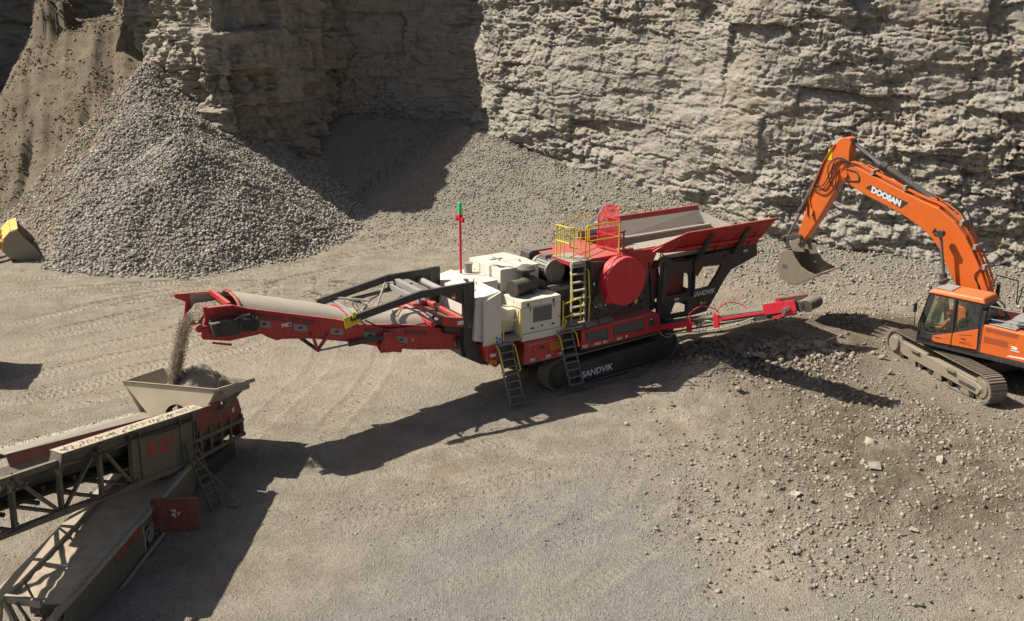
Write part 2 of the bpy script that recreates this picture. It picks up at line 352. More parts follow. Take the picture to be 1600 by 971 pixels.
def track(parent, x0, x1, y0, y1, r0, r1, zc0, zc1, mat_shoe, mat_frame, pitch=0.17, frame_mat2=None, nroll=6, face=-1):
    """crawler track as a part: belt of shoes > frame, idler, sprocket, rollers. x0,x1 wheel centres"""
    c0 = Vector((x0, zc0)); c1 = Vector((x1, zc1)); d = (c1 - c0); Lg = d.length; d /= Lg; n = Vector((-d[1], d[0]))
    path = []
    st = pitch
    k = int(Lg / st)
    seq = []
    for i in range(k): seq.append((c0 + n * r0 + (c1 + n * r1 - c0 - n * r0) * (i / k)))
    m = max(5, int(math.pi * r1 / st))
    a0 = math.atan2(n[1], n[0])
    for i in range(m): a = a0 - math.pi * i / m; seq.append(c1 + Vector((math.cos(a), math.sin(a))) * r1)
    for i in range(k): seq.append((c1 - n * r1 + (c0 - n * r0 - c1 + n * r1) * (i / k)))
    m = max(5, int(math.pi * r0 / st))
    for i in range(m): a = a0 + math.pi - math.pi * i / m; seq.append(c0 + Vector((math.cos(a), math.sin(a))) * r0)
    mb = MB(); N = len(seq); W = y1 - y0
    for i in range(N):
        p, q = seq[i], seq[(i + 1) % N]; e = (q - p); l = e.length; e /= l; o = Vector((-e[1], e[0]))
        # outward is to the left of travel direction (clockwise travel => left = outward)
        def pt(a, b): s2 = p + e * a + o * b; return s2
        def bx(a0_, a1_, b0, b1, ya, yb):
            A, B, C2, D = pt(a0_, b0), pt(a1_, b0), pt(a1_, b1), pt(a0_, b1)
            mb.hexa([(A[0], ya, A[1]), (B[0], ya, B[1]), (B[0], yb, B[1]), (A[0], yb, A[1]), (D[0], ya, D[1]), (C2[0], ya, C2[1]), (C2[0], yb, C2[1]), (D[0], yb, D[1])])
        bx(0.008, l - 0.004, 0.0, 0.022, y0, y1)
        bx(l * .15, l * .28, 0.022, 0.052, y0, y1); bx(l * .66, l * .78, 0.022, 0.045, y0, y1)
        bx(0.02, l - .02, -0.06, 0, y0 + W * .36, y0 + W * .64)
    belt = mb.build('crawler_track', mat_shoe, parent)
    f = MB(); ins = 0.05
    yo = y0 + 0.03 if face < 0 else y1 - 0.03
    rr = min(r0, r1)
    zt0, zt1 = zc0 + rr * .45, zc1 + rr * .45; zb0, zb1 = zc0 - rr * .62, zc1 - rr * .62
    f.prism([(x0 + r0 * .75, zb0), (x1 - r1 * .75, zb1), (x1 - r1 * .6, zt1), (x0 + r0 * .6, zt0)], y0 + .04, y1 - .04)
    fr = f.build('track_frame', mat_frame, belt, 0.015)
    for nm, xx, zz, r in (('idler', x0, zc0, r0), ('sprocket', x1, zc1, r1)):
        g = MB(); g.cyl((xx, y0 + .06, zz), (xx, y1 - .06, zz), r - .03, n=24); g.cyl((xx, y0 + .02, zz), (xx, y1 - .02, zz), r * .62, n=20); g.cyl((xx, y0 - .0, zz), (xx, y1, zz), r * .25, n=12)
        g.build(nm, M['shoe'] if mat_shoe is M['bigshoe'] else M['dark'], belt, 0.008, True)
    for i in range(nroll):
        t = (i + .8) / (nroll + .6); xx = x0 + (x1 - x0) * t; zb = (zc0 - r0) + ((zc1 - r1) - (zc0 - r0)) * t
        g = MB(); g.cyl((xx, y0 + .03, zb + .13), (xx, y1 - .03, zb + .13), .12, n=14); g.cyl((xx, y0 + .0, zb + .13), (xx, y1, zb + .13), .05, n=10)
        g.build('roller', M['dark'], belt, 0, True)
    return belt, fr
def ladder(parent, p0, p1, width_vec, mat, steps, rail_w=.05, tread=.16, tdir=(0, 1, 0), name='ladder'):
    """p0 bottom, p1 top (of one rail); width_vec to other rail"""
    mb = MB(); p0 = Vector(p0); p1 = Vector(p1); wv = Vector(width_vec); td = Vector(tdir)
    for o in (Vector((0, 0, 0)), wv): mb.bar(p0 + o, p1 + o, .03, rail_w + .03, up=td)
    for i in range(steps):
        c = p0 + (p1 - p0) * ((i + .12) / (steps - .6)) if steps > 1 else p0
        if c.z > p1.z + .02: break
        a = c - td * tread * .5; mb.hexa([a, a + wv, a + wv + td * tread, a + td * tread, a + Vector((0, 0, .03)), a + wv + Vector((0, 0, .03)), a + wv + td * tread + Vector((0, 0, .03)), a + td * tread + Vector((0, 0, .03))])
    return mb.build(name, mat, parent, .004)

# ================================================================== TERRAIN
WALL = [(-10.3, 66.8), (-3.6, 66.6), (-2.6, 63.0), (3.5, 57.0), (8.2, 53.2), (12.1, 48.6), (21.8, 43.8), (32, 37.5), (44, 30), (60, 14)]
WALLF = [4.3, 4.1, 3.95, 2.65, 1.8, 0.85, 0.5, 0.4, 0.3, 0.3]      # scree height at the wall foot
def seg_dist(x, y, pts):
    """distance to polyline, parameter (arc length) and index-float"""
    bd = np.full(x.shape, 1e9); bs = np.zeros(x.shape); bi = np.zeros(x.shape); L0 = 0; sgn = np.ones(x.shape)
    for i in range(len(pts) - 1):
        ax, ay = pts[i]; bx, by = pts[i + 1]; dx, dy = bx - ax, by - ay; l = math.hypot(dx, dy)
        t = np.clip(((x - ax) * dx + (y - ay) * dy) / (l * l), 0, 1)
        d = np.hypot(x - ax - t * dx, y - ay - t * dy); m = d < bd
        bd = np.where(m, d, bd); bs = np.where(m, L0 + t * l, bs); bi = np.where(m, i + t, bi)
        sgn = np.where(m, np.sign((x - ax) * dy - (y - ay) * dx), sgn); L0 += l
    return bd, bs, bi, sgn
def cone(x, y, cx, cy, h, k, ex=1.0, wob=0.0, seed=3):
    r = np.hypot((x - cx) / ex, y - cy)
    if wob: r = r + wob * fbm(x * .55 + 50, y * .55, seed, 4)
    return h - k * r
def smax(a, b, k=0.35):
    h = np.clip(0.5 + 0.5 * (b - a) / k, 0, 1); return a + (b - a) * h + k * h * (1 - h)
def bank_h(x, y):
    e = 0.62 * (y - 56.5 - 0.9 * fbm(x * .3, y * .1, 91, 3)) + 1.0 * np.abs(fbm(x * .42 + y * .12, y * .06, 77, 3)) + .35 * np.abs(fbm(x * 1.1 + y * .2, y * .15, 78, 3))
    e = np.minimum(e, 9.4 + .7 * fbm(x * .5, y * .5, 5, 3) + .12 * np.clip(x + 31, 0, 20))
    rx = np.interp(y, [50, 57, 62, 65, 68, 71, 77, 90], [-44, -37, -33.4, -31.6, -30.9, -31.1, -32.0, -32])
    rx = rx + .5 * fbm(y * .8, y * 0, 79, 3)
    e = e - np.clip(rx - x, 0, 60) * 1.5
    e = e - np.clip(x + 16.5, 0, 40) * 3
    e = np.where(y > 81, e - (y - 81) * .3, e)
    kn = 11.0 + .5 * fbm(x * 2, y * 2, 80, 3) - 4.0 * np.maximum(np.hypot(x + 30.4, (y - 72.5)) - 1.15 - .3 * fbm(x, y, 81, 2), 0)
    return np.maximum(e, np.where(kn > 6, kn, -5))
def pile_h(x, y):
    a = cone(x, y, -20.9, 61.5, 7.9, .62, 1, .9, 3); b = cone(x, y, -16.6, 52.9, 5.2, .66, 1.0, .6, 4)
    c = cone(x, y, -18.9, 56.8, 6.6, .64, 1, .6, 6); return smax(smax(a, b, .8), c, .8) - .45 * np.clip(-21.0 - x, 0, 30)
def gz(x, y, fine=True):
    x = np.asarray(x, float); y = np.asarray(y, float)
    z = 0.22 * fbm(x * .12, y * .12, 1, 3) + 0.06 * fbm(x * .7, y * .7, 2, 3)
    flat = np.exp(-((x - .5) ** 2 / 110 + (y - 30) ** 2 / 60)) ; z = z * (1 - .75 * flat)
    d, s, bi, sg = seg_dist(x, y, WALL)
    f = np.interp(bi, range(len(WALLF)), WALLF) + .3 * fbm(x * .3, y * .3, 8, 3)
    sc = f - .52 * (d - .3) ; sc = np.where((sg > 0) | (x < -10.4), sc, f)
    z = smax(z, sc, 1.2)
    z = smax(z, bank_h(x, y), .6)
    z = smax(z, pile_h(x, y), .25)
    # spill below the side conveyor, fines cone at the track end, stockpile out to the left
    z = smax(z, cone(x, y, 8.8, 33.6, .62, .22, 1.4, .7, 9), .3)
    z = smax(z, cone(x, y, 6.4, 32.5, .75, .48, 1.15, .2, 10), .25)
    z = smax(z, cone(x, y, 12.3, 37.6, .5, .18, 1.6, .8, 12), .4)
    if fine:
        rough = .25 + .9 * np.exp(-((x - 9) ** 2 / 40 + (y - 27) ** 2 / 60)) + .5 * sstep(40, 55, y)
        z = z + rough * (.075 * fbm(x * 1.7, y * 1.9, 21, 4, .6) + .04 * fbm(x * 7, y * 7, 22, 2))
        z = z + np.clip(rough - .5, 0, 1) * (.16 * fbm(x * .9, y * 1.0, 25, 4, .6) + .05 * fbm(x * 3.5, y * 3.5, 26, 3)) * (1 - np.exp(-((x - 14.2) ** 2 / 5 + (y - 32.5) ** 2 / 12)))
        bk = (bank_h(x, y) > -.5); z = z + bk * (.22 * fbm(x * 1.1, y * .8, 27, 4, .65))
        # shallow directional scrape marks in the open floor
        z = z + .050 * fbm(x * .7 - y * .5, y * 4.5 - x * 3.2, 31, 3) * np.exp(-((x + 11) ** 2 / 140 + (y - 37) ** 2 / 120))
        z = z + .035 * fbm(x * .5 + y * .6, y * 5 - x * 1.8, 33, 3) * np.exp(-((x + 1) ** 2 / 40 + (y - 25) ** 2 / 12))
        z = z + .03 * fbm(x * .9 + y * .2, y * 3.6 + x * .8, 34, 3) * np.exp(-((x + 4) ** 2 / 60 + (y - 46) ** 2 / 40))
    return z
def gz1(x, y): return float(gz(np.array([x]), np.array([y]))[0])

PATHS = [([(-19.0, 37.15), (-17.25, 38.69), (-15.42, 40.53), (-12.65, 42.63), (-10.46, 44.94), (-7.8, 47.96)], 1.0),
         ([(-17.71, 34.37), (-15.68, 36.56), (-13.43, 38.3), (-11.6, 41.24)], 1.0),
         ([(-15.6, 29.81), (-13.98, 31.11), (-12.64, 32.52), (-10.89, 33.73), (-9.02, 37.15), (-7.31, 41.24), (-5.8, 46.24)], 1.0),
         ([(-7.73, 27.0), (-7.04, 30.85), (-6.59, 32.82), (-6.53, 34.37), (-7.31, 41.24)], .0),
         ([(-5.81, 26.5), (-4.82, 30.85), (-4.5, 33.12), (-4.54, 35.37), (-5.17, 38.69)], .0),
         ([(-6.29, 24.3), (-4.05, 25.05), (-1.79, 26.54), (0.56, 27.9)], .0),
         ([(0.29, 21.21), (1.49, 21.92), (2.81, 22.37)], .0),
         ([(-21.76, 43.12), (-18.06, 44.11), (-14.19, 45.15), (-9.71, 48.57), (-5.22, 52.49)], 1.0),
         ([(-16.6, 30.9), (-13.5, 33.8), (-10.2, 36.2), (-8.6, 40.5), (-9.5, 45.0)], 1.05),
         ([(-19.5, 40.3), (-15.0, 42.6), (-9.0, 43.2), (-4.2, 41.0), (-1.0, 37.5)], 1.0),
         ([(-5.0, 22.5), (-1.5, 24.2), (2.8, 26.3), (6.0, 27.2)], 0),
         ([(-2.5, 18.2), (0.5, 20.0), (3.5, 23.5), (4.6, 27.5)], .95),
         ([(3.27, 18.68), (5.46, 20.93), (6.32, 21.49), (8.09, 19.4)], .0)]
def blob(x, y, cx, cy, ax, ay): return np.exp(-(((x - cx) / ax) ** 2 + ((y - cy) / ay) ** 2))
def build_ground():
    nr, nc = 640, 900
    yy = 1 / np.linspace(1 / 10.0, 1 / 125.0, nr); yy = np.concatenate([yy, [150, 200, 300, 500]])
    t = np.linspace(-1, 1, nc); t = np.sign(t) * (np.abs(t) * .8 + .2 * np.abs(t) ** 5)
    X = (5 + .66 * yy)[:, None] * t[None, :] ; Y = np.repeat(yy[:, None], nc, 1)
    x, y = X.ravel(), Y.ravel()
    z = gz(x, y)
    ts = np.zeros(x.shape); tm = np.zeros(x.shape)
    m = y < 60
    for k, (p, tw) in enumerate(PATHS):
        p = np.array(p)
        for off in ((-tw, tw) if tw else (0,)):
            q = p.copy()
            if off:
                dd = np.gradient(p, axis=0); dd /= np.linalg.norm(dd, axis=1)[:, None]; q = p + np.stack([-dd[:, 1], dd[:, 0]], 1) * off
            d, s, bi, sg = seg_dist(x[m], y[m], [tuple(a) for a in q]); d = d + .05 * vn(x[m] * 2, y[m] * 2, 40)
            lend = sum(math.dist(q[i], q[i + 1]) for i in range(len(q) - 1))
            fade = sstep(0, 1.2, s) * (1 - sstep(lend - 1.2, lend, s))
            mk = (.6 if k in (2, 3, 4) else (.28 if 10 <= k <= 12 or k in (5, 6) else .6)) * (1 - sstep(.24, .40, d)) * fade * (1 - sstep(.4, .8, z[m])) * (.55 + .9 * np.clip(vn(s * .5, s * 0, 50 + k) + .3, 0, 1))
            zi = z[m]; zi = zi - .045 * mk + (.015 if 10 <= k <= 12 or k in (5, 6) else .018) * np.exp(-((d - .44) / .09) ** 2) * fade * (.4 + 1.2 * np.clip(vn(s * .8, s * 0, 90 + k) + .4, 0, 1)) * (1 - sstep(.4, .8, zi)); z[m] = zi
            tt = tm[m]; b2 = mk > tt; a = ts[m]; a[b2] = (s + .35 * np.abs(d))[b2]; ts[m] = a; tm[m] = np.maximum(tt, mk)
    wob = .5 * fbm(x * .35, y * .35, 61, 4)
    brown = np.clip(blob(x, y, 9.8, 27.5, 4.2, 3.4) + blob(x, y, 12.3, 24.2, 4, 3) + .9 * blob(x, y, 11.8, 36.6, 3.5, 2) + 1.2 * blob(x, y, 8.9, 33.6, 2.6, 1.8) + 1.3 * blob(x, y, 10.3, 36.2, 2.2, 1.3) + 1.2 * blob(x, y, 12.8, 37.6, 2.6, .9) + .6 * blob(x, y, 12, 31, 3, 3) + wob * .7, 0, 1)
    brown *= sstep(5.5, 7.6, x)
    grey = np.clip(blob(x, y, -1, 21.5, 3.5, 2.6) + blob(x, y, 1.7, 23.5, 2, 1.8) + blob(x, y, 4.5, 19.5, 4.5, 2.6) + blob(x, y, -3, 18, 4, 2) + wob * .9, 0, 1)
    pale = np.clip(blob(x, y, -6, 32.5, 4.5, 3) + blob(x, y, -13, 34, 5, 4) + blob(x, y, 5.6, 20.9, 1.2, 2.2) + tm * .75 + wob * .9 - .1, 0, 1)
    d, s, bi, sg = seg_dist(x, y, WALL)
    f = np.interp(bi, range(len(WALLF)), WALLF)
    scree = np.clip(sstep(f * 2.1 + 3, f * 1.6, d) + sstep(.0, .6, pile_h(x, y) - .3) * sstep(-22.5, -20, x), 0, 1)
    bank = np.clip(sstep(-.3, .8, bank_h(x, y)) * (1 - sstep(-.6, .2, pile_h(x, y) - bank_h(x, y))) + sstep(-20.2, -22.5, x) * sstep(46, 52, y) * sstep(-.2, .8, z), 0, 1)
    n = len(yy); I = np.arange(n * nc).reshape(n, nc)
    F = np.stack([I[:-1, :-1], I[:-1, 1:], I[1:, 1:], I[1:, :-1]], -1).reshape(-1, 4)
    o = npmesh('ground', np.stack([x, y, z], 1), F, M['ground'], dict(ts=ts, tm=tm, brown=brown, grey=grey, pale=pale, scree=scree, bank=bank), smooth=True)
    o['kind'] = 'structure'
build_ground()

# ------------------------------------------------------------------ rock walls
def smooth_line(pts, n=3):
    p = np.array(pts, float)
    for _ in range(n):
        q = [p[0]]
        for i in range(len(p) - 1): q += [p[i] * .75 + p[i + 1] * .25, p[i] * .25 + p[i + 1] * .75]
        q.append(p[-1]); p = np.array(q)
    return p
def blocks(s, z, bed, wid, seed, skew=0.0):
    """stratified blocks: returns a random offset per block, and a crack measure"""
    zb = z / bed; zb = zb + .45 * vn(s * .12, z * .0 + 3, seed + 1); k = np.floor(zb)
    fz = zb - k
    # merge some beds so that thickness varies
    k2 = np.where(h3(np.floor(k / 2), k * 0, seed + 2) > .55, np.floor(k / 2) * 2, k); fz = np.where(k2 != k, fz + 1, fz)
    same = (h3(np.floor(k / 2), k * 0, seed + 2) > .55); fzn = np.where(same, fz / 2, fz)
    wk = wid * (.55 + 1.1 * h3(k2, k2 * 0 + 5, seed + 3)); u = s / wk + 37 * h3(k2, k2 * 0 + 9, seed + 4) + skew * z
    j = np.floor(u); fu = u - j
    jit = .35 * (h3(k2, j, seed + 5) - .5); jit2 = .35 * (h3(k2, j + 1, seed + 5) - .5)
    left = fu < jit; right = fu > 1 + jit2; j = np.where(left, j - 1, np.where(right, j + 1, j))
    r = h3(k2, j, seed + 6); r2 = h3(k2, j, seed + 7); r3 = h3(k2, j, seed + 8)
    eu = np.minimum(np.abs(fu - jit), np.abs(1 + jit2 - fu)) * wk; ez = np.minimum(fzn, 1 - fzn) * bed * np.where(same, 2, 1)
    tilt = (r2 - .5) * (fzn - .5) + (r3 - .5) * (fu - .5)
    return r - .5, tilt, eu, ez, h3(k2, k2 * 0, seed + 9), fzn, r2
def facets(s, z, sx, sz, seed):
    u = s / sx; v = z / sz; ui = np.floor(u); vi = np.floor(v); best = np.full(s.shape, 9.0); sec = np.full(s.shape, 9.0); out = np.zeros(s.shape)
    for du in (-1, 0, 1):
        for dv in (-1, 0, 1):
            a = ui + du; b = vi + dv; cx = a + .15 + .7 * h3(a, b, seed); cy = b + .15 + .7 * h3(a, b, seed + 1)
            dx = u - cx; dy = v - cy; m = .65 * np.maximum(np.abs(dx), np.abs(dy)) + .35 * np.hypot(dx, dy)
            hgt = (h3(a, b, seed + 2) - .5) + 1.1 * (h3(a, b, seed + 3) - .5) * dx + 1.3 * (h3(a, b, seed + 4) - .5) * dy
            lt = m < best; sec = np.where(lt, best, np.minimum(sec, m)); out = np.where(lt, hgt, out); best = np.where(lt, m, best)
    return out, sec - best
def cliff(name, pts, zlo, zhi, seed, amp=(.42, .26, .13), ds=.07, dzf=.065, lean=.05, mat=None, vert=0.0, bedk=1.0, ztop=None, big=.8, sm=2, gouge=.6, fk=1.0):
    p = smooth_line(pts, sm); seg = np.linalg.norm(np.diff(p, axis=0), axis=1); S = np.concatenate([[0], np.cumsum(seg)])
    s = np.arange(0, S[-1], ds); bx = np.interp(s, S, p[:, 0]); by = np.interp(s, S, p[:, 1])
    z1 = np.arange(zlo, 13.6, dzf); z = np.concatenate([z1, np.arange(13.8, zhi, .4)])
    ker = np.ones(31) / 31
    tx = np.gradient(bx); ty = np.gradient(by)
    tx = np.convolve(np.pad(tx, 15, 'edge'), ker, 'valid'); ty = np.convolve(np.pad(ty, 15, 'edge'), ker, 'valid')
    L = np.hypot(tx, ty); nx, ny = ty / L, -tx / L            # normal to the right of travel
    Sg, Zg = np.meshgrid(s, z)
    ws = Sg + .45 * fbm(Sg * .9, Zg * 1.1, seed + 100, 5, .6); wz = Zg + .30 * fbm(Sg * .6, Zg * .7, seed + 200, 5, .62) + .02 * Sg
    d = big * 1.6 * fbm(Sg * .16, Zg * .12, seed, 3)
    R1 = blocks(ws, wz, 1.35 * bedk, 2.8, seed + 10); R2 = blocks(ws + .2, wz, .55 * bedk, 1.1, seed + 30); R3 = blocks(ws, wz + .1, .21 * bedk, .45, seed + 50)
    dens = np.clip(.50 + 1.9 * fbm(Sg * .20, Zg * .28, seed + 300, 3), .04, 1.35)
    def recess(Rk, bed, p, dep):          # part of a bed fallen out: deepest under its roof, running out to the face below
        fz = np.clip(Rk[2] * 0 + Rk[5], 0, 1); return np.where(Rk[0] + .5 < p, dep * (.4 + .6 * Rk[6]) * fz ** 1.4, 0)
    d = d + amp[0] * (R1[0] * .8 + R1[1] * 1.0 + (R1[4] - .5) * .35) + amp[1] * dens * (R2[0] * 1.1 + R2[1] * 1.5) + amp[2] * dens * (R3[0] * 1.3 + R3[1] * 1.6)
    d = d - recess(R1, 1.3, .16, gouge) - dens * recess(R2, .5, .22, gouge * .5) - dens * recess(R3, .2, .25, gouge * .22)
    cr = np.clip(fbm(Sg * .5, Zg * .8, seed + 400, 3) + .05, 0, 1)
    d = d - .20 * cr * np.exp(-(R1[3] / .05) ** 2) - .12 * cr * np.exp(-(R1[2] / .04) ** 2) - .08 * cr * np.exp(-(R2[3] / .03) ** 2)
    w1 = .25 * fbm(Sg * 1.7, Zg * 1.7, seed + 860, 4, .65); w2 = .18 * fbm(Sg * 1.9 + 5, Zg * 1.9, seed + 870, 4, .65)
    for (fx_, fy_, am_) in ((2.3, 1.05, .20), (.95, .48, .16), (.38, .22, .085)):
        f_, e_ = facets(Sg + w1 * min(1, fx_), Zg + w2 * min(1, fx_) + .02 * Sg, fx_, fy_, seed + int(fx_ * 100)); d = d + fk * am_ * f_ * (.45 + .75 * dens) - .05 * fk * np.exp(-(e_ * fx_ / .035) ** 2) * np.clip(dens, 0, 1)
    for (fs_, fz_, am_, k_) in ((.30, .75, .11, 3.5),):
        q = fbm(Sg * fs_ + 7, Zg * fz_ + fs_ * 9, seed + 900 + int(fs_ * 10), 4, .55) * k_; fl = np.floor(q); fr_ = q - fl
        d = d + am_ * (fl + sstep(.0, .16, fr_) * .35 + fr_ * .25) * (.45 + .8 * dens)
    for (fs_, fz_, dp_, w_) in ((.35, 1.5, .12, .018), (1.2, .35, .10, .016), (.9, 3.2, .06, .022)):
        q = fbm(Sg * fs_, Zg * fz_, seed + 950 + int(fz_ * 10), 4, .55); mk_ = sstep(-.05, .2, fbm(Sg * .6 + fz_, Zg * .6, seed + 980, 3))
        d = d - dp_ * mk_ * np.exp(-(q / w_) ** 2)
    if vert: d = d + vert * (np.abs(fbm(Sg * .5, Zg * .06, seed + 600, 3)) - .2) * 2
    d = d + .022 * fbm(Sg * 3.6, Zg * 4.2, seed + 700, 4, .7) * (.5 + dens)
    d = d - lean * (Zg - zlo)
    X = bx[None, :] + nx[None, :] * d; Y = by[None, :] + ny[None, :] * d
    nsb = len(s)
    for k in (1, 3, 8, 20):                                       # top bench running back from the edge
        X = np.vstack([X, (bx - nx * k)[None, :]]); Y = np.vstack([Y, (by - ny * k)[None, :]]); Zg = np.vstack([Zg, Zg[-1:] * 0 + zhi + .3 * vn(s, s * 0 + k, seed)])
    n = X.shape[0]; I = np.arange(n * nsb).reshape(n, nsb)
    F = np.stack([I[:-1, :-1], I[1:, :-1], I[1:, 1:], I[:-1, 1:]], -1).reshape(-1, 4)[:, ::-1]
    o = npmesh(name, np.stack([X.ravel(), Y.ravel(), Zg.ravel()], 1), F, mat or M['rock'], smooth=False)
    o['kind'] = 'structure'; return o
# right-hand wall incl. the back of the alcove; promontory; far walls
cliff('quarry_wall', [(-13.0, 67.0)] + WALL[0:], -1, 21, 11, amp=(.24, .13, .06), ds=.05, dzf=.045, lean=.13, big=.55, gouge=.38)
cliff('rock_promontory', [(-30.5, 84), (-27.6, 75.5), (-23.4, 68.8), (-19.4, 62.3), (-16.3, 57.9), (-14.5, 59.6), (-12.6, 63.3), (-11.0, 67.0), (-10.2, 68.8)], -1, 15.3, 57, amp=(1.0, .62, .10), bedk=1.5, ds=.06, dzf=.05, lean=.03, fk=1.1, mat=M['rock2'], vert=.7, sm=1, big=.35, gouge=.6)
cliff('far_quarry_wall', [(-95, 30), (-66, 50), (-53, 64), (-48, 80), (-42, 92), (-30, 95), (-22, 90)], -1, 24, 88, ds=.16, dzf=.13, mat=M['rock'], vert=.4)

# ================================================================== MOBILE CRUSHER (local: x along the machine to the hopper, y away from us, z up)
CL = Vector((math.cos(R(33)), math.sin(R(33)), 0)); CW = Vector((-math.sin(R(33)), math.cos(R(33)), 0))
CO = CL * 19.5 + CW * 27.0
def rr_poly(pts): return pts
def crusher():
    T = thing('mobile_crusher', 'red and cream tracked stone crusher with raised feed hopper in mid pit', 'crusher', CO, R(33))
    # ---- crawler tracks
    for (y0, y1) in ((-1.5, -1.02), (1.02, 1.5)):
        b, fr = track(T, -1.12, 3.28, y0, y1, .50, .50, .52, .66, M['shoe'], M['black'], .155)
        if y0 < 0:
            mb = MB(); mb.prism([(-.45, .13), (3.45, .27), (3.42, .33), (-.45, .19)], y0 - .035, y0 + .06); mb.prism([(-.40, .19), (3.4, .33), (3.25, .86), (-.30, .74)], y0 - .012, y0 + .06)
            mb.cyl((1.25, y0 - .02, .58), (1.25, y0 + .05, .58), .05, n=12)
            mb.build('side_plate', M['black'], b, .01)
            text_part('SANDVIK', .30, M['white'], b, (-.26, y0 - .014, .235), (1, 0, .045), (0, 0, 1), 'lettering', .006, .005, 1.0)
    # ---- chassis
    mb = MB()
    mb.prism([(-4.55, 2.2), (-4.4, 1.62), (-3.7, 1.22), (-2.3, .95), (-1.6, .75), (-1.3, .6), (3.2, .75), (3.6, 1.15), (3.6, 1.55), (-2.6, 1.62), (-3.4, 1.85), (-3.6, 2.2)], -.98, .98)
    mb.box(-2.55, -1.0, -1.40, 1.4, 1.06, 1.14); mb.box(-.3, 3.1, -1.42, 1.42, 1.12, 1.19)
    mb.build('chassis', M['black'], T, .02)
    # ---- front red corner and lower panels
    mb = MB(); mb.prism([(-3.95, 1.98), (-3.42, 2.0), (-3.42, 1.3), (-3.55, 1.26), (-3.78, 1.48)], -1.5, -1.05); p = mb.build('front_corner_panel', M['red'], T, .012)
    mb = MB(); mb.box(-3.72, -3.52, -1.508, -1.49, 1.62, 1.72); mb.m = 1; mb.box(-3.74, -3.63, -1.51, -1.49, 1.38, 1.52); mb.box(-3.60, -3.50, -1.51, -1.49, 1.36, 1.50); mb.build('label', [M['white'], M['orangeyel']], p)
    mb = MB(); mb.prism([(-2.48, 1.12), (-1.01, 1.13), (-1.02, 1.86), (-2.48, 1.84)], -1.5, -1.1); p = mb.build('lower_panel', M['red'], T, .015)
    mb = MB(); mb.box(-2.44, -1.06, -1.512, -1.49, 1.735, 1.755); mb.box(-2.44, -1.06, -1.506, -1.49, 1.16, 1.175); mb.build('trim_strip', M['liner'], p)
    mb = MB(); mb.box(-1.49, -1.15, -1.51, -1.49, 1.42, 1.665); mb.build('orange_label', M['orangeyel'], p)
    mb = MB()
    for i in range(4): mb.box(-1.46, -1.18, -1.514, -1.49, 1.455 + i * .05, 1.475 + i * .05)
    mb.build('label_print', M['dark'], p)
    mb = MB(); mb.box(-1.92, -1.74, -1.51, -1.49, 1.54, 1.64); mb.box(-2.2, -2.1, -1.51, -1.49, 1.47, 1.53); mb.build('vent', M['dark'], p, .004)
    def stickers(par, u0, n, z, y=-1.508, dz=0.0):
        mb = MB()
        for i in range(n):
            u = u0 + i * .105
            if i % 4 == 3: continue
            mb.m = (0, 0, 2, 0, 1)[i % 5]; mb.box(u, u + .085, y, y + .02, z + dz * i, z + .085 + dz * i)
            mb.m = 3; mb.box(u + .02, u + .065, y - .003, y + .01, z + .02 + dz * i, z + .045 + dz * i)
        mb.build('warning_stickers', [M['white'], M['orangeyel'], M['blue'], M['dark']], par)
    stickers(p, -2.28, 3, 1.2); stickers(p, -1.68, 6, 1.2)
    # ---- rear side guard
    prof = [(-1.5, 1.2), (-1.5, 1.86), (-1.33, 2.08), (-.95, 2.13), (-.95, 1.2)]
    mb = MB(); outer = [(-.30, 1.20), (3.08, 1.22), (3.0, 1.60), (2.92, 1.83), (2.76, 1.93), (2.5, 1.95), (.2, 1.88), (-.30, 1.82)]
    mb.prism(outer, -1.5, -1.42)
    mb.hexa([(-.30, -1.46, 1.2), (3.05, -1.46, 1.22), (3.05, -1.0, 1.22), (-.30, -1.0, 1.2), (-.28, -1.42, 1.84), (2.72, -1.42, 1.94), (2.62, -1.0, 2.12), (-.1, -1.0, 2.04)])
    g = mb.build('side_guard', M['red'], T, .03, seg=3)
    mb = MB(); mb.prism([(-.17, 1.74), (.77, 1.76), (.78, 1.37), (-.06, 1.42)], -1.506, -1.48); mb.prism([(.96, 1.78), (2.26, 1.81), (2.28, 1.41), (.99, 1.46)], -1.506, -1.48)
    mb.build('grille_panel', M['dark'], g, .004)
    mb = MB()
    for i in range(9):
        mb.box(-.06, .74, -1.512, -1.49, 1.45 + i * .033, 1.457 + i * .033); mb.box(1.02, 2.24, -1.512, -1.49, 1.50 + i * .033, 1.507 + i * .033)
    mb.build('grille_slat', M['grey'], g)
    mb = MB(); mb.prism([(2.46, 1.83), (2.67, 1.83), (2.76, 1.49), (2.50, 1.49)], -1.508, -1.48); mb.m = 1; mb.box(2.53, 2.62, -1.515, -1.49, 1.72, 1.76); mb.build('latch', [M['dark'], M['white']], g, .004)
    mb = MB(); mb.box(.95, 2.35, -1.512, -1.48, 1.90, 1.915); mb.build('trim_strip', M['liner'], g)
    mb = MB(); mb.box(2.86, 2.93, -1.508, -1.49, 1.40, 1.47); mb.build('label', M['orangeyel'], g)
    stickers(g, -.25, 10, 1.245); stickers(g, 1.15, 2, 1.25); stickers(g, 1.5, 1, 1.27)
    mb = MB(); mb.quad([(-.32, -1.02, 2.06), (-.32, -1.5, 1.9), (-.75, -1.52, 1.98), (-.7, -1.0, 2.04)], .03); mb.quad([(-.3, -1.42, 1.87), (1.1, -1.42, 1.92), (1.05, -1.0, 2.09), (-.3, -1.0, 2.07)], .012); mb.build('guard_top_plate', M['liner'], g)
    mb = MB()
    for u in (-.1, .45): mb.tube([(u, -1.43, 1.9), (u + .12, -1.2, 2.04), (u + .3, -1.0, 2.16)], .018, 6)
    mb.build('strap', M['seal'], g)
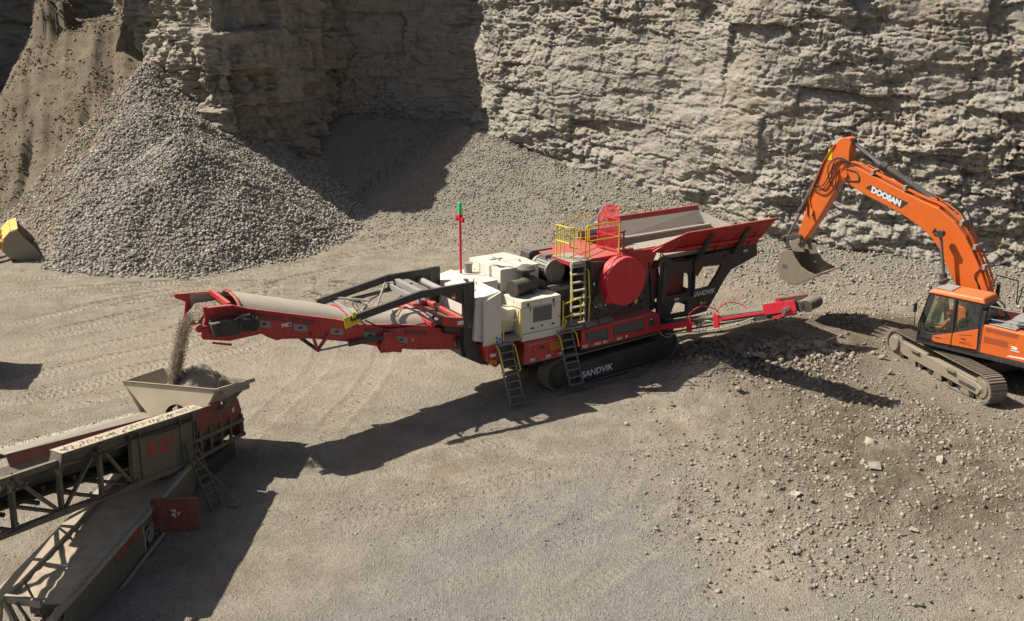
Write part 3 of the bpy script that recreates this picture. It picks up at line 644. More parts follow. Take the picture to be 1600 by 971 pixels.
    # ---- walkway decks
    mb = MB(); mb.box(-3.25, -2.55, -1.5, -.2, 1.98, 2.03); mb.box(-1.1, -.3, -1.52, .9, 1.98, 2.03); mb.build('deck', M['liner'], T, .006)
    # ---- genset cabinet
    mb = MB(); mb.box(-2.55, -1.07, -1.42, -.28, 2.10, 3.15); c1 = mb.build('generator_cabinet', M['cream'], T, .02)
    mb = MB(); mb.box(-2.56, -1.0, -1.46, -.3, 1.87, 2.097); mb.build('cabinet_base', M['cream'], c1, .012)
    mb = MB()
    for i in range(11): mb.quad([(-2.12, -1.425, 2.45 + i * .045), (-1.42, -1.425, 2.45 + i * .045), (-1.42, -1.45, 2.435 + i * .045), (-2.12, -1.45, 2.435 + i * .045)], .014)
    mb.build('louvre', M['greysteel'], c1)
    mb = MB()
    for u in (-2.22, -1.33): mb.box(u - .01, u + .01, -1.426, -1.41, 2.78, 2.98); mb.box(u - .045, u + .045, -1.427, -1.41, 2.87, 2.89)
    mb.box(-2.2, -2.08, -1.43, -1.41, 2.21, 2.27); mb.box(-1.42, -1.3, -1.43, -1.41, 2.23, 2.29); mb.build('vent', M['dark'], c1)
    mb = MB(); mb.m = 1; mb.prism([(-1.96, 2.23), (-1.88, 2.23), (-1.92, 2.30)], -1.43, -1.41); mb.m = 0; mb.cyl((-1.78, -1.43, 2.27), (-1.78, -1.41, 2.27), .042, n=14); mb.m = 2; mb.box(-1.68, -1.6, -1.43, -1.41, 2.23, 2.3); mb.m = 3; mb.box(-1.16, -1.10, -1.43, -1.41, 2.42, 2.5)
    mb.build('warning_stickers', [M['blue'], M['yellow'], M['white'], M['orangeyel']], c1)
    mb = MB(); mb.hexa([(-3.1, -1.0, 2.12), (-2.56, -1.0, 2.12), (-2.56, -.2, 2.12), (-3.1, -.2, 2.12), (-3.15, -1.1, 2.86), (-2.56, -1.1, 2.86), (-2.56, -.2, 2.86), (-3.15, -.2, 2.86)]); mb.build('battery_box', M['cream'], c1, .015)
    # ---- engine housing
    mb = MB(); mb.prism([(-2.56, -.26), (-1.12, -.26), (-1.05, .6), (-1.25, 1.6), (-2.58, 1.6)], 2.06, 3.90, 'z'); c2 = mb.build('engine_housing', M['cream'], T, .02)
    mb = MB(); mb.box(-2.2, -1.75, .9, .96, 3.905, 3.93); mb.box(-2.0, -1.95, .7, 1.15, 3.906, 3.935); mb.box(-1.5, -1.44, .3, .36, 3.9, 3.95); mb.box(-2.4, -2.36, .1, .14, 3.9, 3.94); mb.build('lifting_mark', M['grey'], c2)
    mb = MB(); mb.box(-2.585, -2.56, 1.2, 1.45, 3.45, 3.55); mb.box(-2.64, -2.58, 1.28, 1.36, 3.4, 3.6); mb.box(-1.3, -1.18, -.29, -.26, 3.2, 3.33); mb.build('latch', M['yellow'], c2)
    mb = MB(); mb.cyl((-2.95, 1.05, 3.58), (-2.95, 1.05, 3.85), .13, n=16); mb.cyl((-2.95, 1.05, 3.85), (-2.95, 1.05, 3.9), .15, n=16); mb.build('fuel_cap', M['grey'], c2, 0, True)
    for (x0, x1, y0, y1, z0, z1, par) in ((-2.552, -1.068, -1.424, -1.418, 2.93, 2.938, c1), (-1.83, -1.822, -1.424, -1.418, 2.94, 3.13, c1), (-2.553, -2.547, -1.0, -.992, 2.86, 3.13, c1), (-2.585, -2.578, .25, .258, 2.2, 3.85, c2), (-2.585, -2.578, .95, .958, 2.2, 3.85, c2), (-1.9, -1.892, -.264, -.258, 3.2, 3.86, c2), (-2.5, -1.2, .55, .56, 3.899, 3.904, c2), (-1.86, -1.85, -.2, 1.5, 3.899, 3.904, c2)):
        mb = MB(); mb.box(x0, x1, y0, y1, z0, z1); mb.build('door_gap', M['seal'], par)
    for (x, y, z, par) in ((-2.3, -1.425, 3.02, c1), (-1.35, -1.425, 3.02, c1), (-2.59, .5, 3.0, c2), (-2.59, .7, 3.3, c2), (-1.55, -.27, 3.5, c2)):
        mb = MB(); mb.box(x - .035, x + .035, y - .01, y + .03, z - .05, z + .05); mb.build('latch', M['dark'], par, .004)
    # air cleaner
    mb = MB(); mb.cyl((-2.42, -.82, 3.42), (-1.55, -.62, 3.42), .235, n=20); mb.cyl((-2.5, -.84, 3.42), (-2.36, -.81, 3.42), .26, n=20); mb.cyl((-2.05, -.74, 3.42), (-1.98, -.72, 3.42), .25, n=20)
    mb.cyl((-1.78, -.52, 3.5), (-1.78, -.52, 3.83), .12, n=14); mb.cyl((-1.78, -.52, 3.83), (-1.78, -.52, 3.90), .29, n=20); mb.cyl((-1.78, -.52, 3.9), (-1.78, -.52, 4.0), .29, .17, n=20)
    mb.hose([(-1.6, -.62, 3.42), (-1.35, -.66, 3.40), (-1.2, -.62, 3.25), (-1.2, -.5, 3.12)], .12, 12); mb.box(-2.2, -1.7, -.9, -.6, 3.15, 3.2)
    mb.build('air_cleaner', M['dark'], T, 0.005, True)
    # ---- front control cabinet spanning the machine
    mb = MB(); mb.hexa([(-4.15, -1.28, 2.15), (-3.3, -1.40, 1.93), (-3.3, 1.3, 1.98), (-4.15, 1.28, 2.15), (-4.02, -1.2, 3.42), (-3.28, -1.40, 3.62), (-3.28, 1.55, 3.62), (-4.05, 1.5, 3.50)])
    mb.box(-3.28, -2.62, -.2, 1.5, 2.05, 3.58)
    c3 = mb.build('control_cabinet', M['cream'], T, .02)
    mb = MB(); mb.prism([(-3.93, 1.98), (-3.29, 1.92), (-3.29, 3.60), (-3.90, 3.38)], -1.46, -1.40); mb.build('cabinet_door', M['cream'], c3, .012)
    mb = MB(); mb.m = 0; mb.box(-3.62, -3.55, -1.47, -1.45, 2.02, 2.1); mb.box(-3.62, -3.55, -1.47, -1.45, 2.14, 2.22); mb.m = 1; mb.cyl((-3.46, -1.47, 2.06), (-3.46, -1.45, 2.06), .04, n=12); mb.cyl((-3.46, -1.47, 2.18), (-3.46, -1.45, 2.18), .04, n=12); mb.cyl((-3.36, -1.47, 2.12), (-3.36, -1.45, 2.12), .04, n=12)
    mb.build('warning_stickers', [M['yellow'], M['blue']], c3)
    mb = MB(); mb.box(-3.6, -3.5, .1, .25, 3.6, 3.66); mb.box(-3.8, -3.72, -.6, -.5, 3.55, 3.6); mb.tube([(-3.5, -.2, 3.6), (-3.5, -.2, 3.7), (-3.4, -.05, 3.7), (-3.4, -.05, 3.6)], .015, 6); mb.build('hinge', M['dark'], c3)
    # ---- beacon mast
    mb = MB(); mb.tube([(-3.25, 1.0, 3.6), (-3.25, 1.0, 5.46)], .04, 10); mb.tube([(-3.25, .82, 5.38), (-3.25, 1.18, 5.38)], .035, 8); mb.tube([(-3.25, .82, 5.28), (-3.25, .82, 5.44)], .05, 8); mb.tube([(-3.25, 1.18, 5.28), (-3.25, 1.18, 5.44)], .05, 8); mb.box(-3.31, -3.19, .94, 1.06, 5.40, 5.52)
    ms = mb.build('beacon_mast', M['redbright'], T, 0, True)
    mb = MB(); mb.cyl((-3.25, 1.0, 5.52), (-3.25, 1.0, 5.87), .06, n=14); mb.cyl((-3.25, 1.0, 5.87), (-3.25, 1.0, 5.90), .06, .04, n=14); mb.build('beacon_light', M['gdot'], ms, 0, True)
    # ---- black gantry
    mb = MB()
    for y in (-1.08, 1.0):
        for a, b in (((-4.02, 3.84), (-5.85, 3.84)), ((-5.80, 3.845), (-8.15, 3.44))):
            mb.bar((a[0], y, a[1]), (b[0], y, b[1]), .11, .22)
        mb.prism([(-4.42, 3.95), (-4.03, 3.95), (-4.03, 2.3), (-3.98, 2.0), (-3.55, 1.2), (-4.25, 1.55), (-4.42, 2.0), (-4.42, 3.0)], y - .06, y + .06)
        mb.prism([(-5.2, 3.75), (-4.42, 3.75), (-4.42, 3.3)], y - .04, y + .04)
    gt = mb.build('conveyor_gantry', M['black'], T, .012)
    mb = MB(); mb.bar((-5.57, -1.05, 3.72), (-5.57, 1.0, 3.72), .16, .18); mb.bar((-5.82, -1.05, 3.62), (-5.82, 1.0, 3.62), .08, .16); mb.bar((-5.9, 1.0, 3.75), (-7.2, -.9, 3.5), .05, .07); mb.bar((-7.55, .98, 3.5), (-6.9, 0, 3.55), .05, .07); mb.bar((-7.65, -1.0, 3.42), (-7.65, 1.0, 3.42), .06, .08)
    mb.build('gantry_crossbeam', M['grey'], gt, .01)
    mb = MB(); mb.cyl((-4.72, -1.0, 3.62), (-4.72, .95, 3.62), .10, n=14); mb.build('gantry_cylinder', M['grey'], gt, 0, True)
    mb = MB(); mb.bar((-5.05, .9, 3.55), (-7.1, .86, 3.42), .06, .1); mb.bar((-5.6, .3, 3.5), (-6.9, -.7, 3.42), .05, .07); mb.build('gantry_brace', M['dark'], gt, .006)
    mb = MB(); mb.hose([(-5.4, .9, 3.7), (-6.5, .7, 3.5), (-7.3, .3, 3.5), (-7.5, -.3, 3.45)], .02); mb.hose([(-5.4, .85, 3.72), (-6.6, .6, 3.4), (-7.3, .1, 3.55), (-7.4, -.5, 3.35)], .018); mb.hose([(-6.7, -1.0, 3.5), (-6.6, -1.05, 3.3), (-6.4, -1.0, 3.45)], .015)
    mb.hose([(-7.5, -.9, 3.3), (-6.9, -.85, 2.95), (-6.2, -.82, 2.85), (-5.3, -.8, 2.85)], .02); mb.hose([(-7.3, .6, 3.5), (-7.0, .1, 3.42), (-7.2, -.2, 3.4)], .03); mb.build('hose', M['seal'], gt, 0, True)
    mb = MB(); mb.prism([(-8.27, 3.56), (-8.05, 3.60), (-8.08, 3.47), (-8.0, 3.40), (-7.96, 3.46), (-7.91, 3.41), (-7.86, 3.48), (-7.81, 3.44), (-7.77, 3.50), (-7.76, 3.36), (-8.22, 3.24)], -1.16, -1.14); mb.box(-8.0, -7.9, -1.165, -1.14, 3.52, 3.68); mb.build('comb_sign', M['yellow'], gt)
    mb = MB(); mb.cyl((-4.75, -1.12, 3.55), (-4.75, -1.12, 3.63), .06, n=10); mb.m = 1; mb.cyl((-4.75, -1.12, 3.63), (-4.75, -1.12, 3.73), .075, .06, n=12); mb.build('emergency_button', [M['white'], M['redbright']], gt, 0, True)
    # ---- discharge conveyor
    top = [(-12.30, 4.44), (-11.27, 4.36), (-10.86, 4.20), (-9.73, 3.86), (-8.40, 3.47), (-7.65, 3.18), (-5.92, 2.86), (-5.05, 2.60), (-4.95, 2.42), (-4.0, 2.2)]
    bot = [(-3.95, 1.72), (-5.9, 2.08), (-6.35, 2.20), (-6.55, 2.16), (-7.0, 2.18), (-7.12, 2.42), (-8.06, 2.74), (-9.08, 3.02), (-9.9, 3.16), (-10.1, 3.16), (-10.35, 3.30), (-10.50, 3.42), (-11.38, 3.38), (-12.08, 3.55), (-12.12, 3.66), (-12.02, 4.18), (-12.3, 4.34)]
    top2 = [(-12.0, 4.42)] + top[1:]
    bot2 = bot[:-2] + [(-11.98, 4.1), (-12.0, 4.30)]
    dc = None
    for y, ol in ((-.80, top2 + bot2), (.72, top + bot)):
        mb = MB(); mb.prism(ol, y, y + .07)
        if dc is None: dc = mb.build('discharge_conveyor', M['red'], T, .008)
        else: mb.build('side_frame', M['red'], dc, .008)
    mb = MB()   # stiffening flanges and top lip, hood at the head
    for a, b in zip(top2[1:-3], top2[2:-2]): mb.bar((a[0], -.82, a[1]), (b[0], -.82, b[1]), .10, .03); mb.bar((a[0], .76, a[1]), (b[0], .76, b[1]), .10, .03)
    for a, b in (((-11.9, 4.40), (-11.27, 4.36)),): mb.bar((a[0], -.84, a[1]), (b[0], -.84, b[1]), .14, .04)
    mb.box(-11.35, -11.25, -.75, .75, 4.28, 4.42); mb.tube([(-8.65, -.86, 3.5), (-8.9, 0, 3.75), (-8.9, .7, 3.7)], .02, 6); mb.tube([(-8.2, -.86, 3.4), (-8.9, .2, 3.75)], .02, 6)
    mb.build('frame_flange', M['red'], dc, .004)
    mb = MB()   # raised rib rectangles
    for (a, b, c_, d_) in ((-10.75, -9.85, 3.93, -.30), (-9.7, -9.0, 3.62, -.30), (-7.5, -6.8, 2.92, -.25), (-6.2, -5.5, 2.62, -.22)): mb.hexa([(a, -.82, c_), (b, -.82, c_ + (b - a) * d_), (b, -.79, c_ + (b - a) * d_), (a, -.79, c_), (a, -.82, c_ + .12), (b, -.82, c_ + .12 + (b - a) * d_), (b, -.79, c_ + .12 + (b - a) * d_), (a, -.79, c_ + .12)])
    mb.build('wear_strip', M['oldred'], dc, .004)
    mb = MB()
    for (u, z) in ((-10.42, 3.69), (-9.40, 3.40), (-8.34, 3.10), (-7.33, 2.80), (-6.33, 2.48), (-4.38, 1.96)):
        mb.m = 0; mb.hexa([(u - .19, -.812, z - .04), (u + .19, -.812, z - .15), (u + .19, -.79, z - .15), (u - .19, -.79, z - .04), (u - .19, -.812, z + .14), (u + .19, -.812, z + .03), (u + .19, -.79, z + .03), (u - .19, -.79, z + .14)])
        mb.m = 1; mb.box(u - .055, u + .055, -.818, -.79, z - .03, z + .03)
    mb.build('inspection_plate', [M['grey'], M['seal']], dc)
    mb = MB(); mb.box(-9.93, -9.66, -.815, -.79, 3.50, 3.60); mb.m = 1; mb.cyl((-9.71, -.82, 3.55), (-9.71, -.79, 3.55), .04, n=12); mb.m = 2; mb.prism([(-9.91, 3.51), (-9.83, 3.51), (-9.87, 3.58)], -.82, -.80); mb.box(-6.02, -5.93, -.82, -.79, 2.36, 2.48); mb.build('warning_stickers', [M['white'], M['blue'], M['orangeyel']], dc)
    # arched dust cover
    mb = MB(); prof = [(.70, 0), (.62, .10), (.38, .20), (0, .24), (-.38, .20), (-.62, .10), (-.72, 0)]
    cl = [(-11.05, 4.24), (-9.73, 3.84), (-8.40, 3.44), (-7.65, 3.16), (-5.92, 2.86), (-5.0, 2.66)]
    vs = [(u, y, z + h) for (u, z) in cl for (y, h) in prof]; n = len(prof)
    fs = [(i * n + j, i * n + j + 1, (i + 1) * n + j + 1, (i + 1) * n + j) for i in range(len(cl) - 1) for j in range(n - 1)]
    vs2 = [(a, b_, c_ - .02) for a, b_, c_ in vs]; m0 = len(vs)
    fs += [tuple(m0 + i for i in reversed(f)) for f in fs]
    mb.add(vs + vs2, fs)
    dcv = mb.build('dust_cover', M['canvas'], dc, 0, True)
    mb = MB()
    for u, z in ((-11.0, 4.24), (-7.9, 3.27), (-5.0, 2.66)):
        for (y, h), (y2, h2) in zip(prof[:-1], prof[1:]): mb.bar((u, y, z + h + .015), (u, y2, z + h2 + .015), .05, .02, up=(1, 0, 0))
    mb.build('cover_hoop', M['red'], dcv)
    # belt + head drum
    mb = MB(); mb.prism([(-11.75, 4.12), (-11.0, 4.02), (-8.4, 3.2), (-4.2, 2.15), (-4.2, 2.1), (-8.4, 3.15), (-11.0, 3.97), (-11.75, 4.07)], -.62, .62); mb.cyl((-11.72, -.62, 3.86), (-11.72, .62, 3.86), .26, n=20); mb.build('conveyor_belt', M['rubber'], dc, 0, True)
    # front discharge hood: grey patch plate + inner
    mb = MB(); mb.quad([(-11.9, .70, 4.38), (-11.3, .70, 4.34), (-11.2, .70, 3.8), (-11.9, .70, 3.9)], .01); mb.build('hood_liner', M['liner'], dc)
    # head motor and gearbox
    mb = MB(); mb.prism([(-11.92, 4.02), (-11.85, 3.66), (-11.2, 3.60), (-11.12, 3.98), (-11.5, 4.06)], -1.12, -.8); mb.cyl((-11.62, -1.16, 3.84), (-11.62, -1.0, 3.84), .13, n=14); mb.cyl((-11.3, -1.14, 3.86), (-11.3, -1.0, 3.86), .08, n=12)
    gb = mb.build('gearbox', M['dark'], dc, .02)
    mb = MB(); mb.cyl((-11.2, -.98, 3.88), (-10.7, -.98, 3.80), .19, n=18); mb.cyl((-10.72, -.98, 3.80), (-10.62, -.98, 3.79), .19, .12, n=18)
    for i in range(8): mb.cyl((-11.12 + i * .055, -.98, 3.868 - i * .009), (-11.095 + i * .055, -.98, 3.864 - i * .009), .215, n=18)
    mb.box(-11.05, -10.85, -1.05, -.9, 4.02, 4.10); mb.build('motor', M['black'], gb, 0, True)
    mb = MB(); mb.hose([(-11.9, -.9, 4.05), (-11.5, -1.0, 4.2), (-11.2, -1.0, 4.12), (-10.9, -1.0, 4.1)], .02); mb.hose([(-11.4, -1.1, 4.0), (-11.1, -1.1, 4.1), (-10.8, -1.05, 4.05), (-10.5, -.86, 3.95)], .018); mb.build('hose', M['seal'], gb, 0, True)
    mb = MB(); mb.cyl((-12.15, -.86, 3.88), (-12.15, -.78, 3.88), .11, n=14); mb.box(-12.1, -11.9, -.86, -.8, 3.83, 3.93); mb.bar((-11.85, -.83, 3.43), (-11.35, -.83, 3.28), .06, .05); mb.build('belt_tensioner', M['red'], dc, .006)
    # V bracket, cylinder, pivot plate below
    mb = MB()
    for y in (-.84, .76): mb.bar((-9.10, y, 3.2), (-8.95, y, 2.67), .07, .09, up=(0, 1, 0)); mb.bar((-8.60, y, 3.08), (-8.95, y, 2.67), .07, .09, up=(0, 1, 0))
    mb.bar((-8.95, -.9, 2.67), (-8.95, .8, 2.67), .08, .08); mb.build('strut_bracket', M['red'], dc, .006)
    mb = MB(); mb.bar((-9.5, .4, 3.16), (-8.95, -.84, 2.68), .06, .06); mb.build('strut_brace', M['dark'], dc)
    mb = MB(); mb.cyl((-8.95, -.92, 2.68), (-7.9, -.92, 2.69), .03, n=8); mb.m = 1; mb.cyl((-8.05, -.92, 2.69), (-7.0, -.92, 2.70), .065, n=12); mb.build('lift_cylinder', [M['chrome'], M['dark']], dc, 0, True)
    mb = MB(); mb.cyl((-6.80, -.94, 2.46), (-6.80, -.82, 2.46), .26, n=18); mb.prism([(-7.05, 2.30), (-6.4, 2.12), (-6.35, 2.32), (-6.7, 2.8), (-6.95, 2.84)], -.92, -.82)
    for a in range(6): mb.cyl((-6.8 + .19 * math.cos(a), -.96, 2.44 + .19 * math.sin(a)), (-6.8 + .19 * math.cos(a), -.93, 2.44 + .19 * math.sin(a)), .02, n=6)
    mb.build('pivot_plate', M['red'], dc, .01)
    # ---- overband magnet
    mb = MB(); mb.prism([(-5.15, 3.06), (-4.13, 2.82), (-4.13, 2.50), (-5.17, 2.78)], -1.12, -.95); mb.prism([(-5.15, 3.06), (-4.13, 2.82), (-4.13, 2.50), (-5.17, 2.78)], 1.02, 1.12)
    mb.box(-5.52, -5.38, -1.15, 1.0, 2.80, 2.96); mb.box(-5.18, -5.0, -.98, 1.0, 2.86, 3.0); mb.box(-4.5, -4.3, -1.0, 1.0, 2.78, 2.9)
    mg = mb.build('overband_magnet', M['red'], T, .02)
    mb = MB(); mb.hexa([(-5.36, -1.1, 2.84), (-5.18, -1.1, 2.84), (-5.18, 1.0, 2.84), (-5.36, 1.0, 2.84), (-5.36, -1.1, 2.9), (-5.18, -1.1, 2.9), (-5.18, 1.0, 2.9), (-5.36, 1.0, 2.9)]); mb.build('magnet_belt', M['liner'], mg, .01)
    mb = MB(); mb.hexa([(-5.0, -1.0, 2.5), (-4.3, -1.0, 2.4), (-4.3, .9, 2.4), (-5.0, .9, 2.5), (-5.0, -1.0, 2.84), (-4.3, -1.0, 2.7), (-4.3, .9, 2.7), (-5.0, .9, 2.84)]); mb.build('magnet_core', M['dark'], mg, .02)
    mb = MB(); mb.cyl((-5.28, -1.2, 2.95), (-5.28, -1.0, 2.95), .09, n=12); mb.cyl((-5.3, -.9, 3.02), (-5.3, -.5, 3.02), .06, n=10); mb.hose([(-5.3, -1.0, 3.0), (-5.2, -.9, 3.2), (-5.1, -.95, 3.4), (-5.0, -1.05, 3.6)], .02); mb.build('magnet_drive', M['dark'], mg, 0, True)
    mb = MB(); mb.box(-4.62, -4.42, -1.13, -1.11, 2.70, 2.82); mb.box(-4.24, -4.12, -1.14, -1.11, 2.55, 2.72); mb.build('label', M['white'], mg)
    # ---- crusher body
    mb = MB(); mb.prism([(.12, 1.9), (2.95, 1.9), (2.75, 3.4), (2.5, 3.75), (.12, 3.98)], -1.2, 1.2); cb = mb.build('crusher_body', M['dark'], T, .02)
    mb = MB()
    for (u, z, w_, h_) in ((.35, 2.5, .3, .35), (.45, 3.0, .2, .3), (2.2, 2.4, .35, .2), (2.35, 2.85, .25, .3), (1.9, 2.2, .5, .1)): mb.box(u, u + w_, -1.27, -1.19, z, z + h_)
    for i in range(14): u, z = random.uniform(.3, 2.7), random.uniform(2.1, 3.2); mb.cyl((u, -1.25, z), (u, -1.19, z), .035, n=8)
    mb.bar((.2, -1.22, 2.1), (.2, -1.22, 3.9), .06, .1, up=(0, 1, 0)); mb.bar((2.85, -1.22, 2.0), (2.62, -1.22, 3.6), .06, .12, up=(0, 1, 0)); mb.build('bolted_bracket', M['black'], cb, .008)
    mb = MB()
    for i in range(7): z = 2.35 + .06 * i; mb.hose([(.25 + .05 * i, -1.28, z + .3), (.45 + .03 * i, -1.38, z + .12), (.7, -1.34, z), (.95 - .05 * i, -1.26, z - .12)], .018)
    mb.build('hydraulic_hose', M['greysteel'], cb, 0, True)
    mb = MB()
    for i in range(5): mb.cyl((.35 + .1 * i, -1.36, 2.5 + .05 * (i % 2)), (.42 + .1 * i, -1.30, 2.46), .04, n=8); mb.box(.55, .85, -1.36, -1.25, 2.62, 2.72)
    mb.build('valve_block', M['chrome'], cb, 0, True)
    mb = MB(); mb.box(1.58, 1.72, -1.28, -1.26, 2.4, 2.5); mb.m = 1; mb.box(2.02, 2.14, -1.28, -1.26, 2.3, 2.5); mb.m = 0; mb.box(.3, .36, -1.28, -1.26, 3.2, 3.28); mb.build('warning_stickers', [M['white'], M['yellow']], cb)
    # red box above + right
    mb = MB(); mb.prism([(1.45, 4.10), (2.96, 4.06), (2.98, 3.98), (2.72, 3.45), (2.60, 3.1), (2.3, 3.05), (1.4, 3.6)], -1.23, -1.15); mb.box(-.55, 1.5, -1.12, 1.1, 3.92, 4.04); mb.box(1.45, 3.2, -1.16, -1.1, 4.03, 4.1); mb.box(1.45, 3.1, 1.1, 1.2, 3.4, 4.1); mb.box(1.44, 1.52, -1.15, 1.15, 3.4, 4.08)
    mb.build('inlet_housing', M['red'], T, .012)
    mb = MB(); mb.prism([(2.62, 3.3), (3.02, 3.35), (3.0, 2.0), (2.62, 2.0)], -1.16, 1.15); mb.box(3.0, 4.3, -1.1, 1.1, 2.25, 3.5); mb.prism([(4.3, 3.4), (4.9, 3.4), (5.2, 3.1), (4.95, 2.75), (4.6, 2.9), (4.3, 3.05)], -1.1, 1.1); mb.build('screen_box', M['oldred'], T, .012)
    # flywheel guard
    mb = MB(); mb.cyl((1.32, -1.22, 3.26), (1.32, -1.68, 3.26), .80, n=44); mb.prism([(.62, 3.0), (.60, 2.62), (1.0, 2.55), (1.3, 2.7)], -1.6, -1.24); fw = mb.build('flywheel_guard', M['redbright'], T, .03, True, 3)
    mb = MB(); mb.cyl((1.32, -1.40, 3.26), (1.32, -1.44, 3.26), .815, n=44); mb.build('guard_band', M['red'], fw, 0, True)
    mb = MB(); mb.tube([(1.1, -1.45, 4.05), (1.1, -1.45, 4.11), (1.22, -1.45, 4.11), (1.22, -1.45, 4.05)], .012, 6); mb.build('lifting_eye', M['dark'], fw)
    # electric motor on the back
    mb = MB(); mb.cyl((-.62, -.42, 3.62), (-.62, .35, 3.62), .34, n=26); mb.cyl((-.62, -.46, 3.62), (-.62, -.36, 3.62), .38, n=26); mb.cyl((-.62, .3, 3.62), (-.62, .42, 3.62), .37, n=26)
    for i in range(10): a = R(20 + i * 16); mb.bar((-.62 + .36 * math.cos(a), -.3, 3.62 + .36 * math.sin(a)), (-.62 + .36 * math.cos(a), .3, 3.62 + .36 * math.sin(a)), .015, .05, up=(math.cos(a), 0, math.sin(a)))
    mb.box(-.75, -.45, -.1, .2, 3.94, 4.08); mb.box(-.95, -.3, -.4, .4, 3.18, 3.3); mb.build('electric_motor', M['greysteel'], T, 0, True)
    mb = MB(); mb.box(-1.02, .12, -.7, 1.1, 2.05, 3.18); mb.hexa([(-1.1, .55, 3.1), (.1, .55, 3.1), (.1, 1.15, 3.1), (-1.1, 1.15, 3.1), (-.9, .6, 4.05), (.1, .6, 4.05), (.1, 1.1, 4.05), (-.9, 1.1, 4.05)]); mb.build('drive_housing', M['dark'], T, .03)
    mb = MB(); mb.box(-.8, .0, .6, 1.1, 4.06, 4.09); mb.box(-1.05, -.62, -.72, -.62, 3.16, 3.24); mb.box(-1.0, -.2, -.76, -.7, 3.05, 3.18); mb.build('drive_cover', M['greysteel'], T, .01)
    # ---- upper platform
    mb = MB(); mb.box(-.56, .16, -1.3, -.2, 4.045, 4.08); mb.box(-.6, -.1, -1.34, -1.2, 3.9, 4.04); pf = mb.build('upper_platform', M['liner'], T, .006)
    mb = MB(); r = .021; zt, zm, zb = 5.12, 4.62, 4.08
    def rail(pts): mb.tube(pts, r, 8)
    a, b_, c_, d_, e_ = (-.55, -.50), (-.55, -1.15), (-.10, -1.15), (.20, -1.15), (1.42, -1.15)
    rail([(-.55, -.4, zt), (-.52, -1.0, zt), (-.4, -1.12, zt), (-.4, -1.12, zb)]); rail([(-.55, -.4, zb), (-.55, -.4, zt)]); rail([(-.55, -.4, zm), (-.5, -1.05, zm)]); rail([(-.55, -.4, zt), (1.35, .45, zt), (1.35, .45, zb)]); rail([(-.55, -.4, zm), (1.35, .45, zm)])
    rail([(-.5, -.75, zb), (-.5, -.75, zt)]); rail([(-.53, -.58, zb), (-.53, -.58, zt)])
    rail([(-.3, -.8, zt - .1), (.0, -.95, zt - .12), (.0, -.95, zm - .25), (-.3, -.8, zm - .2), (-.3, -.8, zt - .1)]); rail([(-.3, -.8, zm + .1), (.0, -.95, zm + .1)])
    rail([(.08, -1.12, zb), (.08, -1.12, zt - .05), (.16, -1.12, zt), (1.42, -1.12, zt), (1.42, -1.12, zb)]); rail([(.22, -1.12, zb), (.22, -1.12, zt)]); rail([(.08, -1.12, zm), (1.42, -1.12, zm)])
    mb.build('platform_railing', M['yellow'], pf, 0, True)
    # red mesh guard
    mb = MB()
    g0, g1 = Vector((1.36, -.08, 4.1)), Vector((1.46, -1.08, 4.1)); H = 1.05
    for i in range(19): p = g0 + (g1 - g0) * (i / 18); mb.bar(p, p + Vector((0, 0, H)), .006, .011, up=(1, 0, 0))
    for i in range(20): z = Vector((0, 0, H * i / 19)); mb.bar(g0 + z, g1 + z, .006, .011)
    q = [g0 + Vector((.03, 0, H)), g1 + Vector((0, 0, H)), g1 + Vector((.12, .15, H + .42)), g0 + Vector((.12, -.25, H + .36))]
    for i in range(21): t = i / 20; mb.bar(q[0].lerp(q[1], t), q[3].lerp(q[2], t), .006, .014)
    for i in range(12): t = i / 11; mb.bar(q[0].lerp(q[3], t), q[1].lerp(q[2], t), .006, .014)
    for z in (0, .5, H): mb.bar(g0 + Vector((0, 0, z)), g1 + Vector((0, 0, z)), .03, .04)
    for p in (g0, g1): mb.bar(p, p + Vector((0, 0, H)), .035, .035, up=(1, 0, 0))
    mb.build('mesh_guard', M['redbright'], pf)
    mb = MB(); mb.tube([(1.62, -1.1, 4.1), (1.62, -1.1, 4.75)], .03, 8); mb.tube([(1.5, -1.05, 4.72), (1.68, -1.1, 4.76)], .04, 8); mb.cyl((1.62, -1.1, 4.1), (1.62, -1.1, 4.3), .05, n=10); mb.box(1.5, 2.0, -1.16, -1.02, 4.1, 4.16); mb.build('guard_post', M['red'], pf, 0, True)
    # ladders
    l2 = ladder(T, (-.66, -1.42, 2.06), (-.60, -1.30, 4.0), (.52, 0, 0), M['liner'], 8, tdir=(0, 1, 0))
    mb = MB()
    for u in (-.70, -.04): mb.tube([(u, -1.45, 2.9), (u - .02, -1.56, 2.95), (u, -1.46, 3.75), (u + .02, -1.36, 3.8)], .02, 8)
    mb.tube([(-.04, -1.5, 2.1), (-.04, -1.55, 2.95)], .02, 8); mb.build('handrail', M['yellow'], l2, 0, True)
    l1 = ladder(T, (-3.34, -2.02, .16), (-3.52, -1.56, 2.02), (.50, 0, 0), M['greysteel'], 9, tdir=(0, 1, 0))
    l1['label'] = 'lower steel access ladder beside the tall cream cabinet'
    mb = MB()
    for u0 in (-3.56, -2.98):
        mb.tube([(u0, -1.56, 1.98), (u0, -1.74, 1.9), (u0 + .06, -1.95, 1.2), (u0 + .06, -1.86, 1.15)], .02, 8)
    mb.build('handrail', M['yellow'], l1, 0, True)
    l3 = ladder(T, (-1.06, -1.97, .27), (-1.27, -1.56, 2.0), (.50, 0, 0), M['greysteel'], 8, tdir=(0, 1, 0)); l3['label'] = 'lower steel access ladder beside the side guard'
    mb = MB()
    for u0 in (-1.32, -.68): mb.tube([(u0, -1.56, 1.95), (u0, -1.72, 1.9), (u0 + .04, -1.84, 1.5), (u0 + .04, -1.76, 1.48)], .02, 8)
    mb.build('handrail', M['yellow'], l3, 0, True)
    mb = MB()   # deck railings
